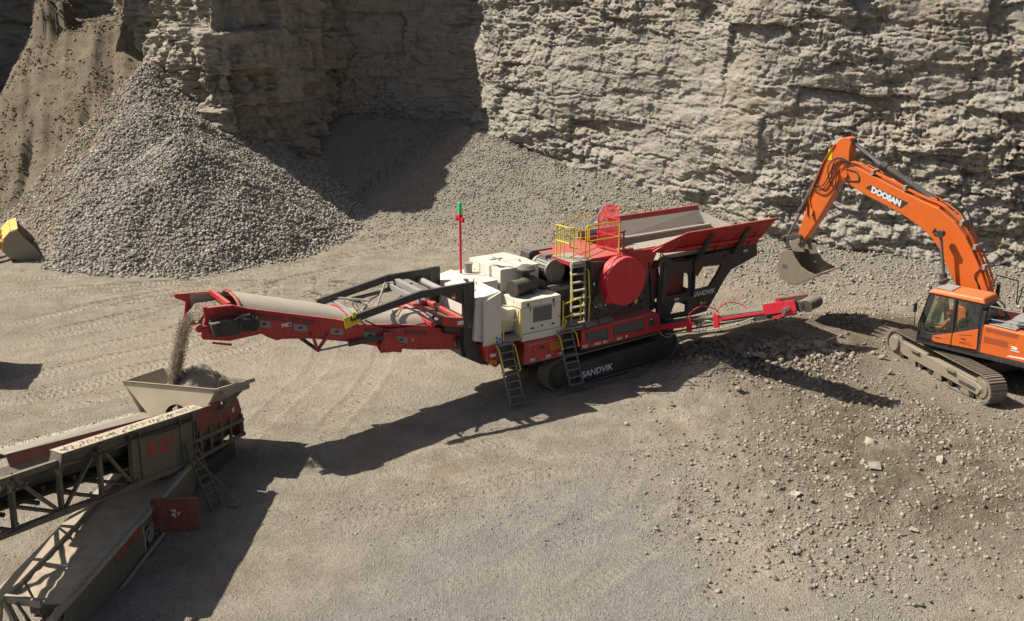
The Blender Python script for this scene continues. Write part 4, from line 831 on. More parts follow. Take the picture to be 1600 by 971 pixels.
    def hoop(P): mb.tube(P, .021, 8)
    hoop([(-3.22, -1.46, 2.03), (-3.22, -1.46, 2.5), (-3.22, -.9, 3.0), (-2.75, -1.3, 3.02), (-2.6, -1.46, 2.95), (-2.6, -1.46, 2.03)]); hoop([(-3.2, -1.3, 2.6), (-2.7, -1.4, 2.6)]); hoop([(-3.22, -.9, 2.03), (-3.22, -.9, 3.0)]); hoop([(-2.68, -1.46, 2.2), (-2.68, -1.46, 2.9)])
    hoop([(-1.02, -1.48, 2.03), (-1.02, -1.48, 2.95)]); hoop([(-1.0, -1.5, 2.85), (-.5, -1.5, 2.93), (-.36, -1.5, 2.85), (-.36, -1.5, 2.2)]); hoop([(-.36, -1.5, 2.9), (.0, -1.25, 3.15), (.0, -1.25, 2.1)]); hoop([(-1.0, -1.5, 2.4), (-.36, -1.5, 2.5)]); hoop([(-1.0, -1.5, 2.1), (-.9, -1.5, 2.28), (-1.0, -1.5, 2.35)]); hoop([(-.36, -1.5, 2.5), (-.02, -1.25, 2.75)])
    mb.build('deck_railing', M['yellow'], T, 0, True)
    # ---- hopper support frame with windows
    outer = [(3.02, 3.90), (3.4, 3.62), (3.67, 3.50), (4.36, 3.46), (4.5, 3.56), (6.07, 3.60), (7.37, 3.90), (7.43, 3.22), (6.2, 2.86), (5.96, 2.6), (5.16, 1.54), (4.35, 1.50), (3.4, 1.55), (2.9, 1.6), (2.95, 2.4)]
    holes = [[(3.45, 3.12), (4.20, 3.06), (4.30, 2.93), (4.33, 2.50), (4.18, 2.34), (3.29, 2.37)], [(4.57, 3.08), (4.72, 3.17), (5.75, 3.12), (5.70, 2.98), (5.25, 2.42), (4.57, 2.39)], [(3.68, 2.08), (4.22, 2.1), (4.22, 1.68), (3.5, 1.7)]]
    hf = plate('hopper_frame', outer, holes, -1.40, .10, M['black'], T); hf2 = plate('hopper_frame', outer, holes, 1.30, .10, M['black'], T)
    mb = MB(); mb.box(3.05, 3.2, -1.3, 1.3, 1.9, 2.1); mb.box(4.4, 4.52, -1.3, 1.3, 2.2, 2.4); mb.box(4.9, 5.0, -1.3, 1.3, 1.6, 1.75); mb.box(3.0, 7.3, -1.28, 1.28, 3.3, 3.38); mb.build('frame_crossmember', M['dark'], T, .01)
    mb = MB()
    mb.bar((4.44, -1.44, 2.2), (4.44, -1.44, 3.45), .03, .1, up=(0, 1, 0)); mb.prism([(3.02, 2.05), (3.2, 2.05), (3.35, 3.3), (3.1, 3.6)], -1.45, -1.4)
    for u in (3.3, 5.9): mb.cyl((u, -1.45, 3.4), (u, -1.4, 3.4), .05, n=10)
    mb.build('frame_rib', M['black'], hf, .008)
    text_part('SANDVIK', .245, M['white'], hf, (4.47, -1.413, 2.16), (1, 0, .0), (0, 0, 1), 'lettering', .004, .004)
    stickers(hf, 3.66, 3, 2.16, -1.41); stickers(hf, 6.75, 3, 3.42, -1.41)
    mb = MB(); mb.box(4.83, 4.93, -1.412, -1.39, 1.83, 1.93); mb.box(4.97, 5.1, -1.412, -1.39, 1.85, 1.89); mb.build('label', M['yellow'], hf)
    mb = MB(); mb.box(4.38, 4.52, -1.412, -1.39, 1.68, 1.8); mb.build('label', M['oldred'], hf)
    # side wings
    nw = MB(); nw.quad([(3.0, -1.40, 3.92), (7.25, -1.40, 3.66), (7.62, -1.98, 4.62), (3.55, -2.0, 4.62)], .035); nw.quad([(2.62, -1.38, 4.02), (3.0, -1.40, 3.92), (3.55, -2.0, 4.62), (3.35, -1.86, 4.58)], .035)
    nw.bar((3.5, -2.01, 4.63), (7.66, -2.01, 4.63), .07, .06); nw.bar((2.55, -1.42, 4.08), (3.5, -2.0, 4.62), .06, .05)
    wn = nw.build('hopper_wing', M['red'], T, .005)
    mb = MB()
    for u in (4.55, 6.25): mb.hexa([(u - .1, -1.5, 3.45), (u + .1, -1.5, 3.45), (u + .1, -1.4, 3.45), (u - .1, -1.4, 3.45), (u + .1, -1.93, 4.42), (u + .28, -1.93, 4.42), (u + .28, -1.80, 4.42), (u + .1, -1.80, 4.42)])
    mb.build('wing_strut', M['black'], wn, .006)
    mb = MB()
    for u in (5.3, 5.95, 6.85): mb.hexa([(u, -1.5, 3.7), (u + .05, -1.5, 3.7), (u + .05, -1.42, 3.7), (u, -1.42, 3.7), (u + .1, -1.78, 4.2), (u + .15, -1.78, 4.2), (u + .15, -1.68, 4.2), (u + .1, -1.68, 4.2)])
    mb.bar((3.4, -1.62, 4.0), (7.3, -1.66, 3.95), .05, .08); mb.build('wing_rib', M['red'], wn)
    fw_ = MB(); fw_.quad([(3.3, 1.35, 3.78), (3.3, 1.92, 4.42), (7.6, 1.92, 4.40), (7.6, 1.35, 3.66)], .035); fw_.bar((3.3, 1.93, 4.43), (7.62, 1.93, 4.41), .07, .05)
    wf = fw_.build('hopper_wing', M['red'], T, .005)
    mb = MB(); mb.quad([(3.34, 1.345, 3.80), (3.34, 1.80, 4.28), (7.5, 1.80, 4.26), (7.55, 1.345, 3.70)], -.02); mb.quad([(7.55, 1.3, 3.70), (7.52, 1.8, 4.26), (7.95, 1.3, 3.96), (8.25, .5, 3.80), (8.0, .4, 3.66)], .02)
    mb.build('wear_plate', M['liner'], wf)
    # feeder trough
    mb = MB(); mb.quad([(1.5, -1.1, 3.55), (8.0, -1.1, 3.62), (8.0, 1.15, 3.62), (1.5, 1.15, 3.55)], .05); mb.quad([(1.6, 1.15, 3.6), (7.9, 1.15, 3.66), (7.8, 1.38, 3.84), (1.6, 1.38, 3.84)], .03); mb.quad([(3.0, -1.15, 3.62), (7.9, -1.15, 3.62), (7.3, -1.45, 3.84), (3.0, -1.42, 3.84)], .03)
    mb.box(1.6, 7.6, 1.16, 1.3, 3.8, 3.86); mb.box(1.55, 3.4, 1.28, 1.33, 3.6, 4.3)
    fd = mb.build('feeder_trough', M['liner'], T, .006)
    # ---- side (natural fines) conveyor
    sc_ = bpy.data.objects.new('side_conveyor', None)
    a = Vector((3.4, -1.3, 1.35)); b_ = Vector((4.83, -5.96, 3.0)); d = (b_ - a); Ls = d.length; d.normalize(); sd = d.cross(Vector((0, 0, 1))).normalized(); up = sd.cross(d)
    def W3(s, t, h): return a + d * s + sd * t + up * h
    mb = MB()
    for t in (-.36, .36):
        q0, q1 = W3(.0, t, 0), W3(Ls, t, 0); mb.bar(q0, q1, .05, .14, up=up)
        mb.bar(W3(Ls - 1.0, t * 1.1, .10), W3(Ls - .02, t * 1.1, .10), .04, .30, up=up)
    mb.bar(W3(0, .36, -.24), W3(Ls * .78, .36, -.14), .04, .06, up=up); mb.bar(W3(Ls - 1.6, .38, -.16), W3(Ls - .1, .38, -.12), .04, .16, up=up); mb.box(3.2, 3.5, -1.6, -1.3, .9, 1.6)
    sv = mb.build('side_conveyor', M['dark'], T, .006, split=False)
    mb = MB()
    for t in (-.39, .40): mb.bar(W3(Ls - 1.15, t * 1.1, .10), W3(Ls - .05, t * 1.1, .10), .03, .34, up=up)
    mb.bar(W3(-.1, .40, -.02), W3(1.0, .40, -.02), .05, .20, up=up); mb.bar(W3(2.3, .40, -.02), W3(Ls - 1.0, .40, .0), .03, .08, up=up); mb.build('side_guard', M['redbright'], sv, .006)
    mb = MB(); q = [W3(-.1, -.34, .08), W3(Ls + .25, -.34, .08), W3(Ls + .25, .34, .08), W3(-.1, .34, .08)]; mb.quad(q, .05); q = [W3(.4, -.3, -.10), W3(Ls + .2, -.3, -.10), W3(Ls + .2, .3, -.10), W3(.4, .3, -.10)]; mb.quad(q, .02)
    mb.cyl(W3(Ls + .22, -.33, -.02), W3(Ls + .22, .33, -.02), .15, n=18); mb.build('conveyor_belt', M['rubber'], sv)
    mb = MB(); mb.cyl(W3(Ls - .1, -.36, .0), W3(Ls + .33, -.36, .0), .02); mb.cyl(W3(Ls + .05, -.38, .02), W3(Ls + .05, .38, .02), .17, n=16); mb.cyl(W3(Ls + .26, -.38, .0), W3(Ls + .26, .38, .0), .18, n=20); mb.quad([W3(Ls - .02, .37, .17), W3(Ls + .28, .37, .17), W3(Ls + .28, -.37, .17), W3(Ls - .02, -.37, .17)], .012); mb.build('end_flap', M['rubber'], sv)
    mb = MB()
    for s in (1.15, 2.2):
        mb.hose([W3(s, .4, .0), W3(s + .02, .42, .2), W3(s + .3, .0, .42), W3(s + .6, -.35, .25), W3(s + .75, -.4, .05)], .02)
        mb.bar(W3(s - .02, .42, -.3), W3(s + .1, .42, .16), .08, .18, up=d); mb.bar(W3(s, .42, -.1), W3(s + .25, .42, -.02), .06, .12, up=up)
    for s in (.3, .8, 1.6, 2.7): mb.bar(W3(s, -.36, .0), W3(s, .36, .0), .05, .05, up=up)
    mb.bar(W3(-.2, .52, .02), W3(1.2, .5, .0), .12, .14, up=up)
    mb.bar(W3(Ls - .9, .42, -.2), W3(Ls - .1, .42, -.1), .05, .08, up=up); mb.build('support_bracket', M['redbright'], sv, .006)
    mb = MB(); mb.cyl(W3(Ls - .45, .40, -.02), W3(Ls - .45, .52, -.02), .09, n=12); mb.cyl(W3(Ls - .3, .40, .04), W3(Ls - .3, .5, .04), .06, n=10); mb.cyl(W3(1.5, .42, -.1), W3(2.0, .44, -.06), .035, n=8); mb.hose([W3(1.4, .46, .0), W3(1.6, .5, -.15), W3(1.9, .48, .0), W3(2.2, .44, -.1)], .02); mb.build('hydraulic_motor', M['greysteel'], sv, 0, True)
    mb = MB(); mb.hose([W3(0.2, .44, -.25), W3(1.5, .46, -.30), W3(2.6, .46, -.28), W3(3.6, .42, -.12)], .022); mb.hose([W3(.0, .5, -.1), W3(.3, .55, -.35), W3(.8, .5, -.2)], .02); mb.build('hose', M['liner'], sv, 0, True)
    mb = MB(); mb.box(3.55, 3.7, -1.75, -1.55, 1.45, 1.55); mb.m = 1; mb.cyl((3.45, -1.78, 1.52), (3.5, -1.84, 1.52), .05, n=8); mb.build('marker', [M['orangeyel'], M['white']], sv)
    return T
crusher()

# ================================================================== CONVEYOR UNIT (local: x towards its discharge end, +y the side nearest us, z up)
SO = Vector((-7.442, 26.640, 0)); SA = R(-103)
def to_world(o, a, p): return Vector(o) + Matrix.Rotation(a, 3, 'Z') @ Vector(p)
def heap_mesh(name, poly_c, rx, ry, h, n, seed, mat, z0, parent=None, attrs=True):
    g = 60; X, Y = np.meshgrid(np.linspace(-1, 1, g), np.linspace(-1, 1, g)); r = np.maximum(np.abs(X), np.abs(Y))
    Z = h * np.clip(1 - np.hypot(X, Y) ** 1.3, -.2, 1) + .22 * fbm(X * 2.2 + seed, Y * 2.2, seed, 4) + .05 * fbm(X * 9, Y * 9, seed + 1, 3)
    V = np.stack([poly_c[0] + X * rx, poly_c[1] + Y * ry, z0 + Z], -1).reshape(-1, 3); I = np.arange(g * g).reshape(g, g)
    F = np.stack([I[:-1, :-1], I[:-1, 1:], I[1:, 1:], I[1:, :-1]], -1).reshape(-1, 4)
    o = npmesh(name, V, F, mat, dict(rnd=h3(np.arange(g * g), np.zeros(g * g), seed)), smooth=True)
    if parent: o.parent = parent
    return o
def stacker():
    T = thing('conveyor_unit', 'dusty olive lattice conveyor unit with cream hopper and open red engine door', 'conveyor', SO, SA)
    ch = lambda u: 1.72 + .225 * u          # top chord height
    sk_ = lambda u: 1.26 + .25 * u      # outer edge of the far skirt board
    chf = lambda u: sk_(u) - .12
    bz0 = lambda u: sk_(u) - .40
    cb = lambda u: .32 + .243 * u           # bottom chord height
    NS, FS = 0.0, -2.0                      # truss planes (near, far)
    # hopper: front plate with arched hole, flared sides
    arch = [(-.72, 1.2)] + [(-1.06 + .34 * math.cos(R(a)), 1.58 + .32 * math.sin(R(a))) for a in range(0, 181, 15)] + [(-1.40, 1.2)]
    c = bpy.data.curves.new('p', 'CURVE'); c.dimensions = '2D'; c.fill_mode = 'BOTH'; c.extrude = .012
    out = [(-2.64, 2.36), (.06, 2.36), (-.62, 1.2)] + [(-.72, 1.2)] + arch[1:-1] + [(-1.40, 1.2), (-1.52, 1.2)]
    sp = c.splines.new('POLY'); sp.points.add(len(out) - 1); sp.use_cyclic_u = True
    for p, q in zip(sp.points, out): p.co = (q[0], q[1], 0, 1)
    t = bpy.data.objects.new('p', c); col.objects.link(t); dg = bpy.context.evaluated_depsgraph_get(); me = bpy.data.meshes.new_from_object(t.evaluated_get(dg)); bpy.data.objects.remove(t)
    sl = (1.18, 1.50)   # x at the rim, x at the foot: plate leans out towards the rim
    for v in me.vertices:
        y, z, e = v.co.x, v.co.y, v.co.z
        xx = 1.45 - (z - 1.2) / 1.16 * .27 + e; yy = y; zz = z * 1.0
        v.co = (xx, yy, zz - .35 * (1 - (z - 1.7) / .66) * .0)
    me.materials.clear(); me.materials.append(M['hoppercream']); me.name = 'hopper'
    hp = bpy.data.objects.new('hopper', me); col.objects.link(hp); hp.parent = T
    mb = MB(); mb.quad([(1.20, .06, 2.36), (-.70, .12, 1.92), (-.45, -.5, 1.25), (1.42, -.58, 1.25)], .02); mb.build('hopper_side', M['olivelight'], hp)
    mb = MB(); mb.quad([(1.20, -2.64, 2.36), (-.70, -2.62, 2.05), (-.45, -1.9, 1.25), (1.42, -1.9, 1.25)], -.02); mb.build('hopper_side', M['olivelight'], hp)
    mb = MB(); mb.quad([(-.70, .12, 1.92), (-.70, -2.62, 2.05), (-.45, -1.9, 1.25), (-.45, -.5, 1.25)], .02); mb.build('hopper_back', M['olivelight'], hp)
    mb = MB(); mb.quad([(2.1, -.1, ch(2.1) + .08), (7.5, -.1, ch(7.5) + .08), (7.5, -.1, ch(7.5) - .34), (2.1, -.1, ch(2.1) - .34)], .02); mb.build('inner_skirt', M['olive'], T)
    mb = MB(); mb.quad([(2.4, -1.5, bz0(2.4) - .25), (12, -1.5, bz0(12) - .25), (12, -.4, bz0(12) - .25), (2.4, -.4, bz0(2.4) - .25)], .02); mb.build('belt_pan', M['dark'], T)
    mb = MB(); mb.bar((1.2, .09, 2.37), (-.72, .16, 1.93), .05, .09); mb.bar((1.2, .07, 2.375), (1.2, -2.65, 2.375), .04, .04); mb.quad([(1.0, .12, 2.30), (-.3, .16, 2.0), (-.3, .24, 1.86), (1.0, .2, 2.12)], .015); mb.bar((1.1, .1, 2.1), (1.25, .22, 2.0), .03, .03); mb.build('rim_bar', M['olivelight'], hp, .004)
    # rear box: red panels over frame
    mb = MB(); mb.prism([(2.05, 2.12), (1.0, 1.92), (.1, 1.66), (-.15, 1.60), (-.30, 1.2), (-.25, .95), (1.0, 1.15), (2.1, 1.42)], -.14, -.08)
    mb.prism([(-.15, 1.60), (-.32, 1.2), (-.30, .42), (-.22, .42), (-.22, 1.2), (-.08, 1.55)], -2.0, -.14)
    rb = mb.build('red_side_panel', M['oldred'], T, .01)
    mb = MB(); mb.box(.14, .24, -.085, -.06, 1.33, 1.45); mb.build('label', M['white'], rb)
    mb = MB()
    for z, s_ in ((.50, .17), (.92, .2)): mb.bar((-.28, -.05, z), (2.5, -.05, z + 2.5 * s_), .08, .10, up=(0, 0, 1))
    for u in (-.2, .45, .95, 1.5, 2.0): mb.bar((u, -.05, .5 + .17 * u), (u, -.05, 1.15 + .2 * u), .07, .08, up=(1, 0, 0))
    mb.bar((-.28, -1.95, .5), (2.5, -1.95, 1.0), .08, .10); mb.bar((-.25, -2, .5), (-.25, 0, .5), .08, .1); mb.bar((2.3, -2, .9), (2.3, 0, .9), .08, .1)
    for u in (.2, 1.2): mb.bar((u, -1.95, .5), (u, -1.95, 1.6), .08, .08, up=(1, 0, 0))
    mb.build('base_frame', M['olive'], T, .006)
    mb = MB(); mb.box(.5, 1.4, -.5, -.12, .85, 1.15); mb.box(1.55, 1.95, -.6, -.14, .95, 1.3); mb.cyl((.3, -.3, 1.0), (.3, -.12, 1.0), .12, n=12); mb.cyl((.9, -1.6, 1.3), (2.0, -1.6, 1.5), .2, n=12); mb.hose([(.2, -.12, .9), (.6, -.08, 1.1), (1.2, -.1, .95), (1.8, -.08, 1.25)], .025); mb.build('valve_bank', M['dark'], T, .01)
    # sign plate section
    mb = MB(); mb.prism([(2.35, ch(2.35) - .22), (5.05, ch(5.05) - .22), (5.12, cb(5.12) + .04), (4.0, cb(4.0)), (2.55, cb(2.55) + .02), (2.3, 1.2)], -.06, NS); sg = mb.build('side_plate', M['olive'], T, .008)
    mb = MB()
    for u in (2.4, 3.0, 4.72, 5.05): mb.bar((u, .01, cb(u) + .05), (u - .02, .01, ch(u) - .05), .05, .05, up=(1, 0, 0))
    mb.build('plate_rib', M['olive'], sg)
    # red boxed marking
    mb = MB(); z0 = lambda u: ch(u) - .22
    hz = lambda u, k: ch(u) - .46 - k * .34      # k 0 top edge .. 1 bottom edge of the boxed marking
    for u0, u1 in ((3.35, 3.70), (4.02, 4.36)):
        for k in (0, 1): mb.bar((u0 + .06 * k, .005, hz(u0, k)), (u1 + .06 * k, .005, hz(u1, k)), .010, .024)
    for u0 in (3.35, 4.36): mb.bar((u0, .005, hz(u0, 0)), (u0 + .06, .005, hz(u0, 1)), .010, .024, up=(1, 0, 0))
    mb.build('marking_border', M['redletter'], sg, split=False)
    text_part('R', .39, M['redletter'], sg, (4.36, .006, hz(4.36, .90)), (-1, 0, -.225), (-.10, 0, 1), 'marking', .006, .003, .78)
    text_part('422', .39, M['redletter'], sg, (4.00, .006, hz(4.0, .90)), (-1, 0, -.225), (-.10, 0, 1), 'marking', .006, .003, .78)
    # truss chords, posts, diagonals on both sides
    U1 = 13.5
    for y, far in ((NS, False), (FS, True)):
        CH = chf if far else ch
        mb = MB()
        mb.bar((2.0 if not far else .3, y, CH(2.0) if not far else CH(.3)), (7.5, y, CH(7.5)), .09, .12)
        mb.bar((7.5, y, CH(7.5) - .16), (U1, y, CH(U1) - .16), .09, .12)
        mb.build('top_chord', M['olive'], T, .006)
        mb = MB(); mb.bar((2.4, y, cb(2.4)), (U1, y, cb(U1)), .10, .13); mb.build('bottom_chord', M['olive'], T, .006)
        st = [5.08, 6.25, 7.58, 8.95, 10.3, 11.7, 13.2]
        if far: st = [2.6, 3.8] + st
        for i, u in enumerate(st):
            mb = MB(); mb.bar((u, y, cb(u)), (u - .08, y, CH(u) - (.16 if u > 7.5 else 0)), .09, .09, up=(1, 0, 0)); mb.build('truss_post', M['olive'], T)
        for i in range(len(st) - 1):
            a, b = st[i], st[i + 1]; mb = MB()
            if (i + (0 if not far else 1)) % 2 == 0: mb.bar((a, y, cb(a)), (b - .15, y, CH(b) - .2), .06, .07, up=(0, 1, 0))
            else: mb.bar((a + .1, y, CH(a) - .2), (b - .05, y, cb(b)), .06, .07, up=(0, 1, 0))
            mb.build('truss_diagonal', M['olive'], T)
    for u in (5.08, 6.25, 7.58, 8.95, 10.3, 11.7):
        mb = MB(); mb.bar((u, FS, cb(u)), (u, NS, cb(u)), .06, .07, up=(1, 0, 0)); mb.build('cross_member', M['olive'], T)
    for u in (6.25, 8.95):
        mb = MB(); mb.bar((u, FS, cb(u)), (u + 1.3, NS, cb(u + 1.3)), .05, .05); mb.build('wind_brace', M['olive'], T)
    # top strip on the near chord and dark apron below it
    mb = MB(); mb.quad([(2.05, .14, ch(2.05) + .05), (7.5, .14, ch(7.5) + .05), (7.5, -.14, ch(7.5) + .10), (2.05, -.14, ch(2.05) + .10)], .015); mb.build('chord_cover', M['hoppercream'], T)
    mb = MB(); mb.quad([(7.5, .13, ch(7.5) + .05), (7.5, -.10, ch(7.5) + .1), (7.55, -.16, ch(7.5) - .16), (7.55, .10, ch(7.5) - .24)], .012); mb.build('cover_end', M['olivelight'], T)
    # far skirt board: sloped pale cover and dark inner plate
    F0, F1 = 1.2, 6.8
    mb = MB(); mb.quad([(F0, -1.82, sk_(F0) - .10), (F1, -1.82, sk_(F1) - .06), (F1, -2.05, sk_(F1) + .0), (F0, -2.05, sk_(F0) + .0)], .015); mb.quad([(F0, -2.05, sk_(F0)), (F1, -2.05, sk_(F1)), (F1, -2.36, sk_(F1) - .04), (F0, -2.36, sk_(F0) - .04)], .015); sk = mb.build('skirt_cover', M['canvas'], T)
    mb = MB(); mb.quad([(F0, -1.81, sk_(F0) - .10), (F1, -1.81, sk_(F1) - .06), (F1 + .05, -1.68, sk_(F1) - .36), (F0, -1.68, sk_(F0) - .36)], .012); mb.build('skirt_plate', M['oldred'], sk)
    # belt, idlers, material on the belt
    mb = MB(); bz = lambda u: sk_(u) - .45
    mb.quad([(.3, -1.45, bz(.3)), (U1, -1.45, bz(U1)), (U1, -.55, bz(U1)), (.3, -.55, bz(.3))], .03); mb.quad([(.3, -1.75, bz(.3) + .12), (U1, -1.75, bz(U1) + .12), (U1, -1.45, bz(U1)), (.3, -1.45, bz(.3))], .03); mb.quad([(.3, -.55, bz(.3)), (U1, -.55, bz(U1)), (U1, -.13, ch(U1) - .26), (2.1, -.13, ch(2.1) - .26)], .03)
    mb.quad([(2.0, -1.5, bz(2.0) - .28), (U1, -1.5, bz(U1) - .28), (U1, -.5, bz(U1) - .28), (2.0, -.5, bz(2.0) - .28)], .03)
    mb.build('conveyor_belt', M['rubber'], T)
    for i in range(11):
        u = 2.4 + i * 1.0; mb = MB(); mb.cyl((u, -1.5, bz(u) - .09), (u, -.5, bz(u) - .09), .06, n=10); mb.cyl((u + .2, -1.5, bz(u) - .33), (u + .2, -.5, bz(u) - .33), .05, n=10); mb.build('idler', M['dark'], T)
    mb = MB(); mb.hose([(2.4, .05, ch(2.4) - .2), (3.6, .06, ch(3.6) - .27), (5.0, .05, ch(5.0) - .2), (6.3, .06, ch(6.3) - .28), (7.5, .05, ch(7.5) - .2), (9.0, .06, ch(9) - .42), (11, .05, ch(11) - .35)], .018); mb.hose([(5.0, .06, cb(5.0) + .1), (6.3, .07, cb(6.3) + .02), (7.6, .06, cb(7.6) + .1), (9.2, .06, cb(9.2) + .02)], .014); mb.build('cable', M['seal'], T, 0, True)
    mb = MB()
    for u in (5.08, 6.25, 7.58, 8.95):
        for dz in (.07, -.04): mb.cyl((u - .05, .03, cb(u) + .06 + dz), (u - .05, .065, cb(u) + .06 + dz), .022, n=6); mb.cyl((u - .08, .03, ch(u) - .14 + dz), (u - .08, .065, ch(u) - .14 + dz), .022, n=6)
    mb.build('bolt', M['dark'], T)
    # legs under the truss and chassis
    mb = MB(); mb.box(-.2, 4.6, -1.7, -.5, .42, .62); mb.box(.2, 3.8, -2.15, -1.75, .0, .5); mb.box(.2, 3.6, -.48, -.1, .0, .48); mb.bar((2.6, -.4, .5), (4.0, -.3, 1.2), .1, .12); mb.bar((2.9, -.9, .5), (3.6, -.9, 1.1), .1, .1); mb.bar((1.8, -.1, .45), (3.2, .1, 1.0), .07, .09); mb.cyl((1.9, -.2, .62), (2.7, -.15, .62), .11, n=12); mb.build('undercarriage', M['dark'], T, .01)
    # ---- lower tail conveyor
    P0n, P1n = Vector((2.7, .10, 1.02)), Vector((8.75, .72, .86)); P0f, P1f = Vector((2.7, -1.45, 1.02)), Vector((8.75, -.72, .86))
    ax = (P1n - P0n).normalized()
    mb = MB(); mb.bar(P0n, P1n + ax * .5, .09, .12); tl = mb.build('tail_conveyor', M['olivelight'], T, .006)
    mb = MB(); mb.bar(P0f, P1f + ax * .6, .30, .10); mb.build('tail_rail', M['olivelight'], tl, .006)
    # dusty belt surface, with settled ripples of fines
    g1, g2 = 150, 50; A_, B_ = np.meshgrid(np.linspace(0, 1, g1), np.linspace(0, 1, g2))
    n0, n1, f0, f1 = [np.array(v) for v in (P0n, P1n, P0f, P1f)]
    Pn = n0 + (n1 - n0) * A_[..., None]; Pf = f0 + (f1 - f0) * A_[..., None]; P = Pn + (Pf - Pn) * B_[..., None]
    P[..., 2] += -.10 * np.sin(B_ * math.pi) + .012 * np.sin(A_ * 95 + 3 * fbm(A_ * 6, B_ * 4, 4, 2) + 2 * B_) * np.clip(1.4 * A_ - .3, 0, 1) + .02 * fbm(A_ * 20, B_ * 8, 5, 3)
    I = np.arange(g1 * g2).reshape(g2, g1); F = np.stack([I[:-1, :-1], I[:-1, 1:], I[1:, 1:], I[1:, :-1]], -1).reshape(-1, 4)
    o = npmesh('settled_fines', P.reshape(-1, 3), F, M['hopperdust'], {}, True); o.parent = tl
    mb = MB(); mb.prism([(2.7, .98), (8.8, .82), (8.9, .55), (8.4, .12), (7.0, .06), (5.55, .10), (5.5, .72), (4.6, .78), (4.55, .15), (2.8, .3)], 0, .03)
    for i, v in enumerate(mb.v): mb.v[i] = (v[0], v[1] + .10 + (v[0] - 2.7) * .1025, v[2])
    mb.build('tail_side_panel', M['olive'], tl, .004)
    mb = MB(); mb.prism([(5.62, .92), (6.9, .84), (6.85, .60), (5.65, .74)], .035, .05)
    for i, v in enumerate(mb.v): mb.v[i] = (v[0], v[1] + .10 + (v[0] - 2.7) * .1025, v[2])
    mb.build('red_stripe_panel', M['oldred'], tl)
    mb = MB()   # under body
    mb.hexa([(3.0, -1.3, .1), (8.2, -.6, .1), (8.2, .5, .1), (3.0, -.1, .1), (3.0, -1.3, .88), (8.2, -.6, .72), (8.2, .5, .72), (3.0, -.1, .88)]); mb.build('tail_body', M['dark'], tl, .02)
    # end frame
    ex, nn = P1n + ax * .15, (P1f - P1n).normalized()
    Q = lambda s, h, k=0.0: P1n + ax * (.05 + k) + (P1f - P1n) * s + Vector((0, 0, h))
    mb = MB(); mb.bar(Q(1.0, -.02), Q(.35, -.02), .1, .16); mb.bar(Q(.95, -.02), Q(.55, -.85, .25), .09, .12, up=ax); mb.bar(Q(1.0, -.05), Q(1.08, -.85, .1), .09, .10, up=ax); mb.bar(Q(.1, -.05), Q(.2, -.85, .2), .09, .12, up=ax); mb.bar(Q(.05, 0), Q(.55, -.85, .35), .08, .12, up=ax); mb.bar(Q(.0, -.8, .2), Q(1.1, -.8, .2), .1, .1); mb.build('end_frame', M['olivelight'], tl, .006, split=False)
    mb = MB(); mb.bar(Q(.62, .35, -.1), Q(.25, -.5, .1), .035, .035, up=ax); mb.cyl(Q(.64, .36, -.1), Q(.62, .30, -.1), .06, n=8); mb.build('shovel_handle', M['wood'], tl)
    mb = MB(); mb.bar(Q(.7, .0, .1), Q(.45, -.6, .1), .04, .05, up=ax); mb.bar(Q(.6, -.2, .1), Q(.5, -.7, .15), .03, .05, up=ax); mb.build('scraper_strut', M['olive'], tl)
    # engine bay
    yb = lambda u: .10 + (u - 2.7) * .1025
    mb = MB(); mb.cyl((5.05, yb(5) - .20, .52), (5.05, yb(5) + .02, .52), .17, n=18); mb.cyl((5.2, yb(5) - .2, .33), (5.2, yb(5) + .03, .33), .12, n=14); mb.box(4.7, 4.95, yb(5) - .25, yb(5), .25, .6); mb.hose([(4.7, yb(5), .7), (4.9, yb(5) + .04, .55), (5.3, yb(5) + .03, .6), (5.4, yb(5), .3)], .025); en = mb.build('engine', M['grey'], tl, .008, True)
    mb = MB(); mb.bar((4.58, yb(4.6) + .02, .12), (4.58, yb(4.6) + .02, .82), .04, .05, up=(1, 0, 0)); mb.bar((5.53, yb(5.5) + .02, .1), (5.53, yb(5.5) + .02, .78), .04, .05, up=(1, 0, 0)); mb.build('bay_post', M['olivelight'], tl)
    mb = MB(); mb.bar((4.3, .42, .30), (6.9, .62, .02), .05, .05); mb.build('step_bar', M['olivelight'], tl)
    # open door, hinged at the front of the bay, standing out towards us
    mb = MB(); mb.quad([(5.02, .36, .38), (4.72, 1.32, .38), (4.72, 1.32, 1.20), (5.02, .36, 1.20)], .04); dr = mb.build('engine_door', M['oldred'], T, .008)
    dvec = Vector((-.30, .96, 0)).normalized(); nrm = dvec.cross(Vector((0, 0, 1)))
    mb = MB()
    for a, b in (((0, .38), (1, .38)), ((0, 1.2), (1, 1.2)), ((0, .38), (0, 1.2)), ((1, .38), (1, 1.2))): mb.bar(Vector((5.02, .36, a[1])) + Vector((-.30, .96, 0)) * a[0], Vector((5.02, .36, b[1])) + Vector((-.30, .96, 0)) * b[0], .05, .03, up=nrm if a[0] == b[0] else (0, 0, 1))
    mb.build('door_frame', M['oldred'], dr, split=False)
    mb = MB(); c0 = Vector((5.02, .36, .84)) + Vector((-.30, .96, 0)) * .5
    for pts in (((-.10, .09), (.02, .12), (.05, .02), (-.02, .05)), ((-.08, .0), (.0, .03), (.03, -.10), (-.06, -.06)), ((.07, .02), (.15, .06), (.08, -.06), (.05, -.03))):
        for sgn in (.048, -.012): mb.quad([c0 + dvec * a + Vector((0, 0, b)) + nrm * sgn for a, b in pts], .006)
    mb.build('painted_emblem', M['hoppercream'], dr, split=False)
